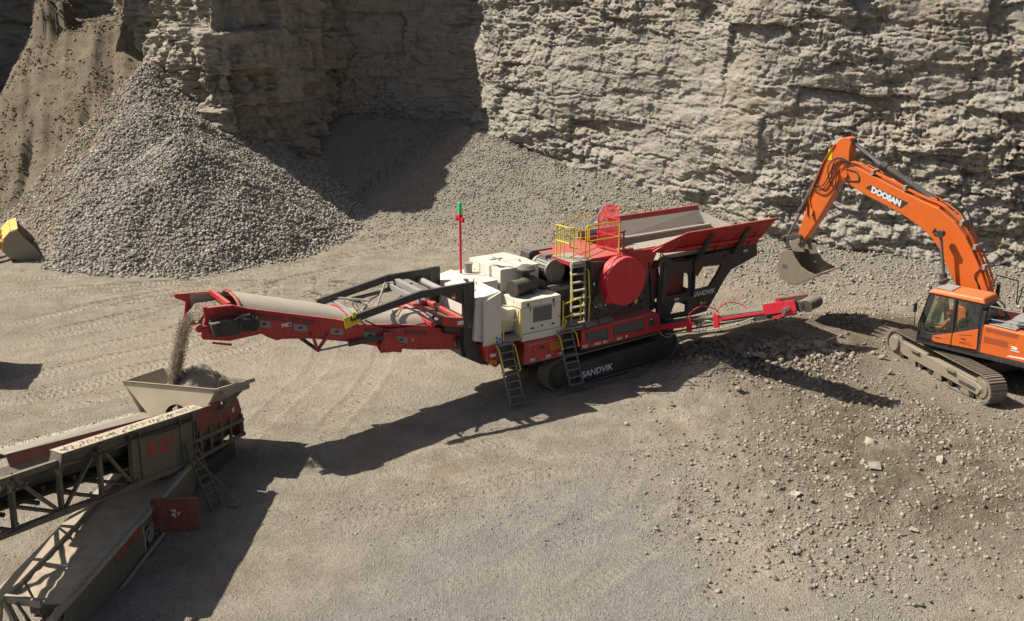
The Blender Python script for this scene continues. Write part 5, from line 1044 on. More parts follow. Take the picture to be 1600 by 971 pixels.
    # ladder leaning on the side
    ld = ladder(T, (3.32, .88, .02), (2.98, .08, 1.62), (-.40, .04, -.04), M['olive'], 9, .03, .05, tdir=(0, 1, 0)); ld['label'] = 'rusty ladder leaning against the olive lattice conveyor'
    mb = MB(); mb.tube([(3.0, .1, 1.7), (2.95, .3, 1.3), (2.85, .9, .6), (2.8, 1.2, .1)], .02, 6); mb.box(2.62, 2.95, 1.05, 1.35, .02, .06); mb.build('ladder_stay', M['olive'], ld)
    return T
m, t, b = newmat('settled_fines')
_p = nd(t, "ShaderNodeNewGeometry").outputs['Position']; _n = noise(t, _p, 3, 6); _n2 = noise(t, _p, 25, 5)
t.links.new(mixc(t, ramp_f(t, _n, .35, .65), (0.42, 0.345, 0.25), (0.52, 0.44, 0.33)), b.inputs['Base Color']); b.inputs['Roughness'].default_value = .95; bump(t, b, _n2, .4, .02)
M['hopperdust'] = m
M['wood'] = paint('rusty_bar', (0.22, 0.12, 0.06), 0.7, 0.2)
stacker()
hm = heap_mesh('heaped_aggregate', (.12, -1.05), 1.05, 1.1, .72, 60, 5, M['stonedark'], 1.85)
hm.location = SO; hm.rotation_euler = (0, 0, SA); hm['kind'] = 'stuff'

# ================================================================== EXCAVATOR (local: x towards the boom, y to its left (towards us), z up)
EO = Vector((15.52, 32.91, 0)); EH = R(134); ET = R(104.2) - EH
def excavator():
    T = thing('excavator', 'orange tracked excavator with its boom raised and bucket hanging by the crusher hopper', 'excavator', EO, EH)
    # undercarriage, turned against the upper body
    uc = bpy.data.objects.new('undercarriage', None)
    mb = MB(); mb.box(-1.1, 1.1, -1.15, 1.15, .45, .8); mb.cyl((0, 0, .78), (0, 0, .98), .62, n=28)
    for s_ in (-1, 1): mb.bar((.5, s_ * .6, .55), (1.1, s_ * 1.2, .5), .3, .3); mb.bar((-.5, s_ * .6, .55), (-1.1, s_ * 1.2, .5), .3, .3)
    ub = mb.build('undercarriage', M['dark'], T, .02, split=False); ub.rotation_euler = (0, 0, ET)
    for (y0, y1, f) in ((1.12, 1.72, 1), (-1.72, -1.12, -1)):
        b, fr = track(ub, -2.28, 2.28, y0, y1, .44, .42, .46, .44, M['bigshoe'], M['bigshoe'], .19, nroll=8, face=f)
        if y0 > 0:
            mb = MB(); mb.prism([(-2.2, .25), (-2.35, .5), (-2.1, .60), (1.75, .66), (1.85, .38), (1.75, .22)], y1 - .03, y1 + .03)
            mb.cyl((2.28, y1 - .05, .44), (2.28, y1 + .05, .44), .26, n=24); mb.build('side_beam', M['bucket'], b, .02, split=False)
            mb = MB()
            for u in (1.0, -.9): mb.hexa([(u - .28, y1, .52), (u + .28, y1, .52), (u + .28, y1 + .02, .52), (u - .28, y1 + .02, .52), (u - .22, y1, .62), (u + .22, y1, .62), (u + .22, y1 + .16, .60), (u - .22, y1 + .16, .60)])
            mb.box(-2.1, -1.3, y1 + .02, y1 + .05, .34, .46); mb.build('step', M['dark'], b, .01)
            mb = MB()
            for u in (-1.6, -.2, 1.2): mb.prism([(u - .25, .06), (u + .25, .06), (u + .18, .22), (u - .18, .22)], y1 - .02, y1 + .02)
            mb.build('track_guard', M['bigshoe'], b, .01)
    # revolving frame + bodywork
    mb = MB(); mb.box(-3.1, 1.58, -1.45, 1.52, 1.06, 1.24); mb.box(-3.3, -2.6, -1.2, 1.3, 1.06, 1.5); mb.build('deck_frame', M['black'], T, .03)
    mb = MB(); mb.prism([(-2.75, 1.24), (-.47, 1.24), (-.46, 2.12), (-.52, 2.18), (-2.75, 2.14)], .62, 1.54); mb.box(-2.75, -.9, -1.45, -.5, 1.24, 2.12)
    bd = mb.build('engine_cover', M['orange'], T, .035, seg=3, split=False)
    mb = MB(); mb.box(-2.75, -.9, -.5, .62, 1.24, 2.20); mb.box(-1.5, -.6, .66, 1.45, 2.185, 2.22); mb.build('hood', M['grey'], T, .03)
    mb = MB(); mb.prism([(-3.45, 1.15), (-2.75, 1.15), (-2.75, 2.1), (-3.3, 2.1), (-3.5, 1.7)], -1.4, 1.5); mb.build('counterweight', M['orange'], T, .08)
    mb = MB()
    for i in range(5): mb.box(-1.62, -.62, 1.535, 1.545, 1.98 + i * .028 - .0, 1.99 + i * .028)
    for i in range(6): mb.box(-1.35, -.60, 1.535, 1.546, 1.62 + i * .035, 1.632 + i * .035)
    mb.box(-1.95, -1.945, 1.53, 1.546, 1.26, 2.1); mb.build('louvre', M['oldred'], bd)
    mb = MB(); mb.prism([(-1.62, 1.60), (-1.45, 1.62), (-1.5, 1.66), (-1.42, 1.70), (-1.6, 1.70), (-1.66, 1.65)], 1.54, 1.548); mb.box(-1.72, -1.45, 1.54, 1.548, 1.55, 1.575); mb.prism([(-1.35, 1.33), (-1.9, 1.36), (-2.0, 1.42), (-1.45, 1.38)], 1.54, 1.547); mb.build('decal', M['white'], bd)
    mb = MB(); mb.cyl((-1.55, 1.05, 2.2), (-1.55, 1.05, 2.34), .17, n=18); mb.cyl((-1.55, 1.05, 2.24), (-1.55, 1.05, 2.27), .19, n=18); mb.build('exhaust_cap', M['black'], T, 0, True)
    # cab
    y0, y1 = .52, 1.54
    side = [(1.52, 1.22), (1.55, 1.72), (1.32, 2.80), (1.22, 2.86), (-.38, 2.86), (-.45, 2.7), (-.45, 1.22)]
    fg = [(1.37, 1.62), (1.30, 1.95), (1.12, 2.78), (.48, 2.78), (.46, 1.66), (1.05, 1.50), (1.25, 1.50)]
    rg = [(.35, 2.78), (.0, 2.78), (-.12, 2.70), (-.14, 2.2), (-.04, 1.96), (.30, 1.80)]
    # plate() builds in the x-z plane from y to y+th
    cab = plate('cab', side, [fg, rg], y1 - .05, .05, M['black'], T)
    plate('cab_side', side, [[(1.30, 1.5), (1.12, 2.78), (.45, 2.78), (.45, 1.5)]], y0, .05, M['black'], cab)
    mb = MB(); mb.prism([(1.02, 1.44), (.42, 1.66), (-.40, 2.00), (-.43, 1.32), (.9, 1.25), (1.02, 1.28)], y1 + .003, y1 + .02); dl = mb.build('cab_lower_panel', M['orange'], cab, .006)
    mb = MB(); mb.bar((.40, y1 + .022, 1.28), (.40, y1 + .022, 2.8), .02, .02, up=(1, 0, 0)); mb.box(.12, -.28 + .0, y1 + .018, y1 + .026, 1.42, 1.425); mb.build('door_seam', M['seal'], dl)
    mb = MB()
    for (a, b_) in (((.18, 1.44), (-.22, 1.50)), ((.18, 1.68), (-.22, 1.76))): mb.bar((a[0], y1 + .022, a[1]), (b_[0], y1 + .022, b_[1]), .01, .015)
    mb.box(-.05, .1, y1 + .02, y1 + .03, 1.55, 1.60); mb.box(.75, .95, y1 + .02, y1 + .035, 1.42, 1.44); mb.build('panel_outline', M['oldred'], dl)
    mb = MB(); mb.quad([(1.34, y0, 1.55), (1.34, y1, 1.55), (1.10, y1, 2.8), (1.10, y0, 2.8)], .01)   # windscreen
    mb.build('windscreen', M['glass'], cab)
    mb = MB(); mb.prism(fg, y1 - .035, y1 - .025); mb.build('door_window', M['glass'], cab)
    mb = MB(); mb.prism(rg, y1 - .035, y1 - .025); mb.build('rear_side_window', M['glass'], cab)
    mb = MB()
    for yy in (y0 + .03, y1 - .03): mb.bar((1.50, yy, 1.3), (1.54, yy, 1.72), .06, .06, up=(1, 0, 0)); mb.bar((1.54, yy, 1.72), (1.27, yy, 2.84), .06, .06, up=(1, 0, 0))
    mb.bar((1.54, y0, 1.55), (1.54, y1, 1.55), .05, .05); mb.box(1.46, 1.56, y0, y1, 1.22, 1.5); mb.bar((1.27, y0, 2.82), (1.27, y1, 2.82), .06, .06); mb.box(-.45, -.40, y0, y1, 1.22, 2.85); mb.box(-.44, 1.5, y0, y1, 1.2, 1.3); mb.build('cab_frame', M['black'], cab, .01)
    mb = MB(); mb.prism([(-.55, 2.60), (-.44, 2.60), (-.44, 1.24), (-.55, 1.24)], y0, y1); mb.build('cab_rear_panel', M['black'], cab, .01)
    mb = MB(); mb.hexa([(1.36, y0 - .04, 2.83), (1.36, y1 + .04, 2.83), (-.52, y1 + .04, 2.83), (-.52, y0 - .04, 2.83), (1.20, y0 + .02, 2.97), (1.20, y1 - .03, 2.97), (-.42, y1 - .03, 3.0), (-.42, y0 + .02, 3.0)]); rf = mb.build('cab_roof', M['orange'], cab, .05, seg=3)
    mb = MB(); mb.box(.66, 1.16, y0 + .16, y1 - .16, 2.98, 3.01); mb.build('roof_hatch', M['grey'], rf, .008)
    mb = MB()
    for yy in (.40, .62, .84): mb.box(1.18, 1.30, yy, yy + .14, 3.02, 3.13)
    mb.bar((1.24, .38, 3.0), (1.24, 1.0, 3.0), .03, .03); mb.build('work_lamp', M['black'], rf, .01)
    mb = MB(); mb.box(.38, .92, .94, 1.38, 1.28, 1.42); mb.hexa([(.34, .96, 1.4), (.46, .96, 1.4), (.46, 1.36, 1.4), (.34, 1.36, 1.4), (.22, .98, 2.1), (.34, .98, 2.1), (.34, 1.34, 2.1), (.22, 1.34, 2.1)]); mb.box(.5, .95, .68, .84, 1.28, 1.62); mb.build('operator_seat', M['black'], cab, .03, split=False)
    mb = MB()   # mirror + handrails on the front left
    mb.tube([(1.5, y1, 1.5), (1.62, y1 + .12, 1.6), (1.66, y1 + .12, 2.4), (1.55, y1, 2.6)], .015, 6); mb.box(1.60, 1.66, y1 + .10, y1 + .26, 2.15, 2.45); mb.build('mirror', M['seal'], cab, .008)
    mb = MB(); mb.tube([(-.55, 1.35, 2.15), (-.6, 1.35, 2.75), (-1.2, 1.3, 2.75)], .018, 6)
    mb.tube([(-.48, 1.4, 2.35), (-2.2, 1.4, 2.42), (-2.2, 1.4, 2.15)], .016, 6); mb.tube([(-.48, .7, 2.5), (-2.6, .6, 2.6), (-2.6, .6, 2.2)], .016, 6); mb.tube([(-1.3, 1.4, 2.39), (-1.3, 1.4, 2.15)], .014, 6); mb.build('handrail', M['grey'], T, 0, True)
    mb = MB(); mb.tube([(.5, -1.35, 2.3), (.35, -1.35, 3.05), (-.35, -1.35, 3.0), (-.4, -1.35, 2.2)], .02, 6); mb.tube([(-.45, -1.3, 2.2), (-.55, -1.3, 2.85), (-1.9, -1.3, 2.8), (-1.9, -1.3, 2.1)], .02, 6); mb.tube([(-.5, -1.3, 2.5), (-1.9, -1.3, 2.45)], .018, 6); mb.box(.2, .3, -1.4, -1.3, 2.2, 2.75)
    mb.build('guard_rail', M['seal'], T, 0, True)
    mb = MB(); mb.box(-.6, 1.4, -1.42, -.55, 1.24, 1.95); mb.box(-.9, -.3, -.5, .45, 1.24, 1.85); mb.build('tool_box', M['orange'], T, .03)
    mb = MB(); mb.hose([(-.5, .3, 1.9), (-.4, .35, 2.4), (-.2, .3, 2.6), (.1, .25, 2.7)], .03); mb.hose([(-.7, .1, 1.9), (-.6, .2, 2.5), (-.3, .2, 2.7), (.1, .15, 2.8)], .03); mb.hose([(-.8, -.2, 1.9), (-.5, 0, 2.3), (-.1, 0, 2.6)], .03); mb.cyl((-.65, .1, 2.1), (-.65, .5, 2.1), .1, n=10); mb.cyl((-.9, -.9, 2.12), (-.9, -.9, 2.3), .12, n=10); mb.build('hydraulic_hose', M['seal'], T, 0, True)
    mb = MB(); mb.cyl((-1.3, -.9, 2.12), (-1.3, -.9, 2.35), .09, n=10); mb.build('beacon', M['orange'], T)
    # boom
    by = (-.42, .10)
    bo = [(-.15, 1.55), (.35, 1.50), (.80, 2.2), (1.08, 2.85), (1.43, 3.38), (1.78, 3.93), (2.10, 4.28), (2.48, 4.55), (3.28, 4.93), (4.54, 5.34), (5.32, 5.67), (5.55, 5.78), (5.68, 5.95), (5.64, 6.22), (5.45, 6.36), (5.21, 6.36), (3.99, 5.92), (2.59, 5.46), (2.01, 5.30), (1.40, 4.92), (.97, 4.50), (.42, 3.63), (.06, 2.92), (-.15, 2.2)]
    mb = MB(); mb.prism(bo, *by); bm_ = mb.build('boom', M['orange'], T, .03)
    mb = MB()
    for ya, yb_ in ((.10, .104),): 
        pass
    mb.bar((1.7, .108, 4.45), (2.05, .108, 4.50), .02, .05); mb.hose([(1.75, .12, 4.30), (1.85, .13, 4.45), (2.05, .13, 4.45), (2.0, .13, 4.62)], .02); mb.hose([(5.4, .12, 6.2), (5.0, .12, 6.12), (4.9, .12, 5.85), (5.3, .12, 5.80)], .02); mb.build('boom_bracket', M['dark'], bm_)
    mb = MB()
    for k, y in enumerate((-.36, -.26, -.12, .0, .06)):
        o = .06 + .03 * (k % 2)
        mb.hose([(.02, y, 2.95 + o), (.36, y, 3.68 + o), (.9, y, 4.55 + o), (1.35, y, 5.0 + o), (1.95, y, 5.36 + o), (2.6, y, 5.53 + o), (3.99, y, 5.98 + o), (5.1, y, 6.36 + o), (5.5, y, 6.40)], .022)
    mb.build('hydraulic_pipe', M['orange'], bm_, 0, True)
    mb = MB()
    for (u, z) in ((.25, 3.55), (.62, 4.15), (1.15, 4.86), (3.2, 5.74), (4.4, 6.12)): mb.box(u - .03, u + .07, -.42, .12, z - .02, z + .14)
    mb.build('pipe_clamp', M['liner'], bm_, .006)
    mb = MB(); mb.hose([(1.9, .0, 5.55), (1.5, .05, 5.5), (1.1, .05, 5.1), (.9, .05, 4.7)], .03); mb.hose([(2.3, -.3, 5.65), (1.6, -.3, 5.6), (1.15, -.3, 5.2), (.95, -.3, 4.8)], .03); mb.hose([(.3, .1, 3.6), (.5, .14, 3.3), (.35, .14, 3.0), (.2, .12, 2.6)], .022); mb.build('hose', M['seal'], bm_, 0, True)
    # name panel on the boom
    pn = [(4.62, 5.62), (4.44, 5.74), (3.03, 5.33), (3.27, 5.11)]
    mb = MB(); mb.prism(pn, .103, .108); pl = mb.build('name_panel', M['black'], bm_)
    text_part('DOOSAN', .27, M['white'], pl, (4.40, .110, 5.515), (-1, 0, -.315), (-.15, 0, 1), 'lettering', .018, .003, 1.0)
    # boom cylinders
    for y in (.42, -.74):
        mb = MB(); mb.cyl((1.05, y, 1.55), (1.40, y, 3.2), .095, n=14); mb.m = 1; mb.cyl((1.40, y, 3.2), (1.66, y, 4.52), .055, n=12); mb.m = 0; mb.cyl((1.66, y - .1, 4.55), (1.66, y + .1, 4.55), .12, n=14); mb.cyl((1.38, y, 3.1), (1.42, y, 3.25), .12, n=14)
        mb.build('boom_cylinder', [M['dark'], M['greysteel']], T, 0, True)
    # arm cylinder
    mb = MB(); mb.cyl((2.25, -.16, 5.48), (4.15, -.16, 6.40), .125, n=16); mb.cyl((4.05, -.16, 6.35), (4.25, -.16, 6.45), .15, n=16); mb.m = 1; mb.cyl((4.2, -.16, 6.42), (5.42, -.16, 7.10), .07, n=12); mb.m = 0; mb.cyl((5.42, -.28, 7.10), (5.42, -.04, 7.10), .13, n=14); mb.cyl((2.25, -.3, 5.46), (2.25, -.02, 5.46), .14, n=14)
    mb.build('arm_cylinder', [M['black'], M['chrome']], T, 0, True)
    mb = MB(); mb.prism([(2.55, 5.45), (1.95, 5.28), (2.1, 5.56), (2.3, 5.62)], -.34, -.28); mb.prism([(2.55, 5.45), (1.95, 5.28), (2.1, 5.56), (2.3, 5.62)], -.04, .02); mb.build('cylinder_lug', M['orange'], bm_, .01)
    # arm
    ar = [(6.90, 3.30), (6.66, 3.62), (6.28, 4.30), (5.50, 5.86), (5.32, 6.35), (5.34, 6.85), (5.30, 7.12), (5.38, 7.24), (5.55, 7.27), (5.73, 7.20), (6.10, 6.78), (6.42, 6.05), (6.72, 4.95), (7.04, 3.73), (7.08, 3.40), (7.0, 3.28)]
    mb = MB(); mb.prism(ar, -.34, .12); am = mb.build('arm', M['orange'], T, .02)
    mb = MB(); mb.box(5.98, 6.14, .122, .13, 6.42, 6.80); mb.build('warning_label', M['yellow'], am)
    mb = MB()
    mb.hose([(5.2, .14, 6.40), (5.7, .18, 6.55), (6.05, .2, 6.2), (5.9, .2, 5.6), (5.6, .18, 5.5), (5.3, .16, 5.8)], .022); mb.hose([(5.3, .15, 6.42), (5.75, .2, 6.5), (5.95, .2, 6.0), (6.2, .2, 5.5), (6.5, .16, 5.5)], .022); mb.hose([(5.1, .1, 6.38), (5.6, .22, 6.45), (5.85, .24, 5.9), (6.2, .22, 5.35), (6.6, .18, 5.35)], .022)
    mb.hose([(5.15, .0, 6.36), (5.6, .1, 6.2), (5.72, .2, 5.7), (5.55, .2, 5.35), (5.4, .16, 5.5)], .02); mb.hose([(6.2, .14, 6.6), (6.5, .16, 5.6), (6.75, .15, 4.9), (6.72, .15, 4.3)], .02)
    mb.build('hydraulic_hose', M['seal'], am, 0, True)
    mb = MB(); mb.hose([(5.9, .14, 7.0), (6.25, .15, 6.4), (6.55, .15, 5.6), (6.72, .15, 5.0), (6.6, .15, 4.6)], .02); mb.cyl((5.43, .12, 5.98), (5.43, .18, 5.98), .12, n=14); mb.cyl((6.55, .12, 4.55), (6.55, .2, 4.35), .05, n=8); mb.build('arm_pipe', M['orange'], am, 0, True)
    # bucket cylinder
    mb = MB(); mb.cyl((6.52, -.11, 5.85), (7.15, -.11, 4.40), .10, n=14); mb.cyl((7.12, -.11, 4.48), (7.18, -.11, 4.34), .125, n=14); mb.m = 1; mb.cyl((7.15, -.11, 4.40), (7.58, -.11, 3.42), .055, n=12)
    mb.build('bucket_cylinder', [M['dark'], M['greysteel']], T, 0, True)
    mb = MB()
    for y in (-.42, .16): mb.bar((7.66, y, 3.32), (6.92, y, 3.52), .06, .16); mb.bar((7.62, y, 3.34), (7.32, y, 2.98), .06, .15)
    mb.cyl((7.64, -.48, 3.34), (7.64, .24, 3.34), .08, n=12); mb.cyl((6.94, -.46, 3.5), (6.94, .22, 3.5), .07, n=12); mb.build('bucket_linkage', M['dark'], T, .01, split=False)
    # bucket: curved shell, side plates, lip with teeth
    pr = [(7.28, 3.02), (7.48, 2.62), (7.50, 2.25), (7.34, 1.96), (7.02, 1.82), (6.62, 1.86), (6.22, 2.08), (5.86, 2.34)]
    mouth = [(5.86, 2.34), (6.1, 2.46), (6.45, 2.60), (6.72, 2.88), (6.92, 3.06)]
    B0, B1 = -.82, .62
    mb = MB(); inn = [(a + (6.8 - a) * .06, b_ + (2.6 - b_) * .06) for a, b_ in pr]
    mb.prism(pr + inn[::-1], B0, B1); bk = mb.build('bucket', M['bucket'], T, .01)
    mb = MB(); poly = pr + [(5.86, 2.34), (6.2, 2.40), (6.5, 2.52), (6.78, 2.80), (6.95, 3.05)][1:]
    mb.prism(poly, B1 - .0, B1 + .035); mb.prism(poly, B0 - .035, B0); mb.build('bucket_side', M['bucket'], bk, .006)
    mb = MB(); mb.prism([(7.02, 1.76), (6.60, 1.80), (6.20, 2.02), (5.84, 2.28), (5.86, 2.36), (6.62, 1.92), (7.02, 1.88)], B1 + .035, B1 + .055); mb.quad([(5.90, B0, 2.30), (5.90, B1 + .03, 2.30), (5.70, B1 + .03, 2.42), (5.70, B0, 2.42)], .035); mb.build('bucket_lip', M['bigshoe'], bk)
    for i in range(5):
        y = B0 + .08 + i * (B1 - B0 - .14) / 4; mb = MB(); mb.hexa([(5.76, y - .07, 2.36), (5.76, y + .07, 2.36), (5.48, y + .04, 2.53), (5.48, y - .04, 2.53), (5.74, y - .07, 2.46), (5.74, y + .07, 2.46), (5.47, y + .04, 2.56), (5.47, y - .04, 2.56)]); mb.build('bucket_tooth', M['bigshoe'], bk, .008)
    mb = MB()
    for y in (-.40, .14): mb.prism([(6.72, 2.95), (6.88, 3.42), (7.05, 3.48), (7.2, 3.36), (7.42, 3.08), (7.46, 2.70), (7.2, 2.9)], y - .04, y + .04)
    mb.cyl((6.98, -.5, 3.33), (6.98, .26, 3.33), .09, n=12); mb.build('bucket_ear', M['bucket'], bk, .01, split=False)
    mb = MB()
    for i in range(2): mb.box(7.1 - i * .0, 7.28, B1 + .036, B1 + .042, 2.36 + .08 * i, 2.40 + .08 * i)
    mb.build('wear_mark', M['dark'], bk)
excavator()

def skin_person(name, verts, edges, rad, parent=None, mat=None, sub=2, root=0):
    me = bpy.data.meshes.new(name); me.from_pydata(verts, edges, []); o = bpy.data.objects.new(name, me); col.objects.link(o)
    m = o.modifiers.new('skin', 'SKIN'); m.use_smooth_shade = True
    sv = me.skin_vertices[0].data if me.skin_vertices else None
    if sv is None:
        bm = bmesh.new(); bm.from_mesh(me); bm.verts.layers.skin.verify(); bm.to_mesh(me); bm.free(); sv = me.skin_vertices[0].data
    for i, r in enumerate(rad): sv[i].radius = (r, r) if isinstance(r, float) else r; sv[i].use_root = (i == root)
    s2 = o.modifiers.new('sub', 'SUBSURF'); s2.levels = sub; s2.render_levels = sub
    me.materials.append(mat)
    if parent: o.parent = parent
    return o
def operator_person():
    T = thing('person', 'seated machine operator in orange jacket and helmet behind the cab window', 'person', to_world(EO, EH, (0.66, 1.16, 1.47)), EH)
    # pelvis, chest, neck, head base ; seated facing +x
    V = [(0, 0, .08), (.0, 0, .28), (.02, 0, .46), (.03, 0, .56), (.05, 0, .68),
         (.02, .18, .46), (.16, .25, .26), (.38, .20, .22), (.02, -.18, .46), (.16, -.25, .26), (.38, -.20, .22),
         (.12, .10, .06), (.45, .13, .06), (.50, .13, -.32), (.60, .13, -.36), (.12, -.10, .06), (.45, -.13, .06), (.50, -.13, -.32), (.60, -.13, -.36)]
    E = [(0, 1), (1, 2), (2, 3), (3, 4), (2, 5), (5, 6), (6, 7), (2, 8), (8, 9), (9, 10), (0, 11), (11, 12), (12, 13), (13, 14), (0, 15), (15, 16), (16, 17), (17, 18)]
    Rr = [(.15, .12), (.15, .12), (.15, .11), (.06, .06), (.095, .10), .075, .05, .035, .075, .05, .035, .085, .065, .045, .04, .085, .065, .045, .04]
    body = skin_person('body', V, E, [r if isinstance(r, tuple) else float(r) for r in Rr], T, M['skin'])
    J = skin_person('jacket', [(0, 0, .06), (.0, 0, .28), (.02, 0, .47), (.02, .19, .46), (.16, .26, .26), (.34, .21, .22), (.02, -.19, .46), (.16, -.26, .26), (.34, -.21, .22)], [(0, 1), (1, 2), (2, 3), (3, 4), (4, 5), (2, 6), (6, 7), (7, 8)], [(.175, .14), (.175, .14), (.165, .12), .09, .065, .05, .09, .065, .05], T, M['hivis'])
    P = skin_person('trousers', [(0, 0, .06), (.12, .10, .06), (.45, .13, .06), (.50, .13, -.28), (.12, -.10, .06), (.45, -.13, .06), (.50, -.13, -.28)], [(0, 1), (1, 2), (2, 3), (0, 4), (4, 5), (5, 6)], [(.16, .13), .10, .08, .06, .10, .08, .06], T, M['trouser'])
    for sgn in (1, -1):
        H = [(.36, .20 * sgn, .22), (.43, .19 * sgn, .225)]; e = [(0, 1)]; rd = [.032, .036]
        for k in range(4): y = (.19 + (k - 1.5) * .02) * sgn; i = len(H); H += [(.475, y, .235 - .002 * k), (.50 + (.01 if k in (1, 2) else 0), y, .215), (.495, y, .19)]; e += [(1, i), (i, i + 1), (i + 1, i + 2)]; rd += [.010, .009, .008]
        i = len(H); H += [(.44, (.19 - .03) * sgn, .21), (.465, (.19 - .035) * sgn, .19)]; e += [(1, i), (i, i + 1)]; rd += [.012, .010]
        skin_person('hand', H, e, [float(r) for r in rd], T, M['skin'], 1)
    mb = MB(); mb.cyl((.145, 0, .66), (.165, 0, .65), .016, .010, n=8); mb.cyl((.04, .10, .66), (.04, .115, .67), .028, n=8); mb.cyl((.04, -.10, .66), (.04, -.115, .67), .028, n=8); mb.build('nose_and_ears', M['skin'], body, 0, True, split=False)
    mb = MB(); mb.box(.135, .142, -.03, .03, .612, .62); mb.box(.134, .142, -.045, -.02, .688, .70); mb.box(.134, .142, .02, .045, .688, .70); mb.build('eyes_and_mouth', M['trouser'], body, split=False)
    mb = MB(); n = 20
    for k in range(5):
        a0, a1 = k / 5 * math.pi / 2, (k + 1) / 5 * math.pi / 2; mb.cyl((.04, 0, .72 + .115 * math.sin(a0)), (.04, 0, .72 + .115 * math.sin(a1)), .135 * math.cos(a0), max(.001, .135 * math.cos(a1)), n=n, cap=(k == 0))
    mb.cyl((.06, 0, .715), (.06, 0, .73), .155, n=n); mb.build('helmet', M['hivis'], T, 0, True, split=False)
operator_person()

# ================================================================== WHEEL LOADER at the left edge (mostly outside the frame)
def loader():
    o = Vector((-24.2, 48.0, 0)); a = R(26)
    T = thing('wheel_loader', 'yellow wheel loader bucket resting on the ground at the left edge', 'loader', o, a)
    z0 = .12
    pr = [(1.95, z0), (1.0, z0), (.55, z0 + .18), (.30, z0 + .55), (.42, z0 + 1.0), (.78, z0 + 1.38), (1.05, z0 + 1.45)]
    inn = [(x + .04, z + .04) for x, z in pr]
    mb = MB(); mb.prism(pr + inn[::-1], -1.35, 1.35); bk = mb.build('bucket', M['loader'], T, .01)
    mb = MB()
    for y in (-1.39, 1.35): mb.prism([(1.95, z0), (1.0, z0), (.55, z0 + .18), (.30, z0 + .55), (.42, z0 + 1.0), (.78, z0 + 1.38), (1.05, z0 + 1.45), (1.25, z0 + 1.1), (1.7, z0 + .55)], y, y + .04)
    mb.build('bucket_side', M['bucket'], bk, .008)
    mb = MB(); mb.box(1.9, 2.12, -1.4, 1.4, z0 - .02, z0 + .02); mb.build('cutting_edge', M['bucket'], bk)
    mb = MB(); mb.quad([(.40, -1.36, z0 + 1.02), (.78, -1.36, z0 + 1.40), (.78, 1.36, z0 + 1.40), (.40, 1.36, z0 + 1.02)], .03); mb.box(.30, .36, -1.3, -.6, z0 + .5, z0 + .95)
    for y in (-.55, .55): mb.prism([(.3, z0 + .4), (-.1, z0 + .7), (.0, z0 + 1.1), (.42, z0 + 1.15)], y - .05, y + .05)
    mb.build('bucket_bracket', M['loader'], bk, .01)
    for y in (-.5, .5): mb = MB(); mb.prism([(-.1, .95), (-.05, 1.2), (-1.3, 2.1), (-2.3, 2.0), (-2.3, 1.7), (-1.3, 1.75), (-.6, 1.1)], y - .08, y + .08); mb.build('lift_arm', M['loader'], T, .015)
    mb = MB(); mb.hexa([(-2.4, -.6, .7), (-1.2, -.5, .7), (-1.2, .5, .7), (-2.4, .6, .7), (-2.4, -.55, 1.9), (-1.5, -.45, 1.8), (-1.5, .45, 1.8), (-2.4, .55, 1.9)]); mb.box(-6.2, -2.6, -.95, .95, .8, 1.9); mb.build('chassis', M['loader'], T, .04, split=False)
    mb = MB(); mb.box(-3.9, -2.5, -.75, .75, 1.9, 3.2); mb.box(-4.0, -2.4, -.85, .85, 3.2, 3.32); mb.build('cab', M['black'], T, .03, split=False)
    mb = MB(); mb.box(-3.8, -2.48, -.77, .77, 2.2, 3.05); mb.build('cab_window', M['glass'], T)
    for x in (-1.9, -5.0):
        for y in (-1.1, 1.1):
            mb = MB(); mb.cyl((x, y - .28, .78), (x, y + .28, .78), .78, n=28); w_ = mb.build('wheel', M['seal'], T, .06, True); mb = MB(); mb.cyl((x, y - .29, .78), (x, y + .29, .78), .4, n=20); mb.build('rim', M['loader'], w_, .01, True)
loader()
def shadowcaster():  # steel box added out of view, only to throw shadow in from the left
    o = Vector((-20.9, 32.6, gz1(-21, 32.6))); T = thing('added_shadowcaster', 'unseen grey steel container standing left of the scraped floor', 'shadowcaster', o, R(12))
    mb = MB(); n = 40; pl = []
    for i in range(n): x = -3 + 6 * i / (n - 1); pl.append((x, -1.2 + (.03 if i % 2 else 0)))
    mb.prism(pl + [(3, 1.2), (-3, 1.2)], .12, 2.5, 'z'); b = mb.build('body', M['grey'], T)
    mb = MB(); mb.box(-3.02, 3.02, -1.22, 1.22, 2.5, 2.6); mb.build('roof', M['grey'], T, .01)
    mb = MB(); mb.box(2.99, 3.04, -1.15, -.02, .15, 2.45); mb.box(2.99, 3.04, .02, 1.15, .15, 2.45); mb.build('door', M['greysteel'], T, .01)
    mb = MB(); mb.box(-3.02, 3.02, -1.22, 1.22, 0, .12); mb.build('base', M['dark'], T)
shadowcaster()

# ================================================================== LOOSE STONE
def stone_templates(n, npts, seed):
    rnd = random.Random(seed); out = []
    for _ in range(n):
        bm = bmesh.new()
        sc = (rnd.uniform(.8, 1.3), rnd.uniform(.6, 1.0), rnd.uniform(.45, .8))
        for _ in range(npts):
            v = Vector((rnd.gauss(0, 1), rnd.gauss(0, 1), rnd.gauss(0, 1))).normalized() * rnd.uniform(.42, .58)
            bm.verts.new((v.x * sc[0], v.y * sc[1], v.z * sc[2]))
        r = bmesh.ops.convex_hull(bm, input=bm.verts)
        bmesh.ops.delete(bm, geom=[e for e in r['geom_interior'] if isinstance(e, bmesh.types.BMVert)], context='VERTS')
        bmesh.ops.triangulate(bm, faces=bm.faces); bm.verts.ensure_lookup_table()
        bm.verts.index_update(); out.append((np.array([v.co[:] for v in bm.verts]), np.array([[v.index for v in f.verts] for f in bm.faces]))); bm.free()
    return out
TPL = stone_templates(12, 11, 5)
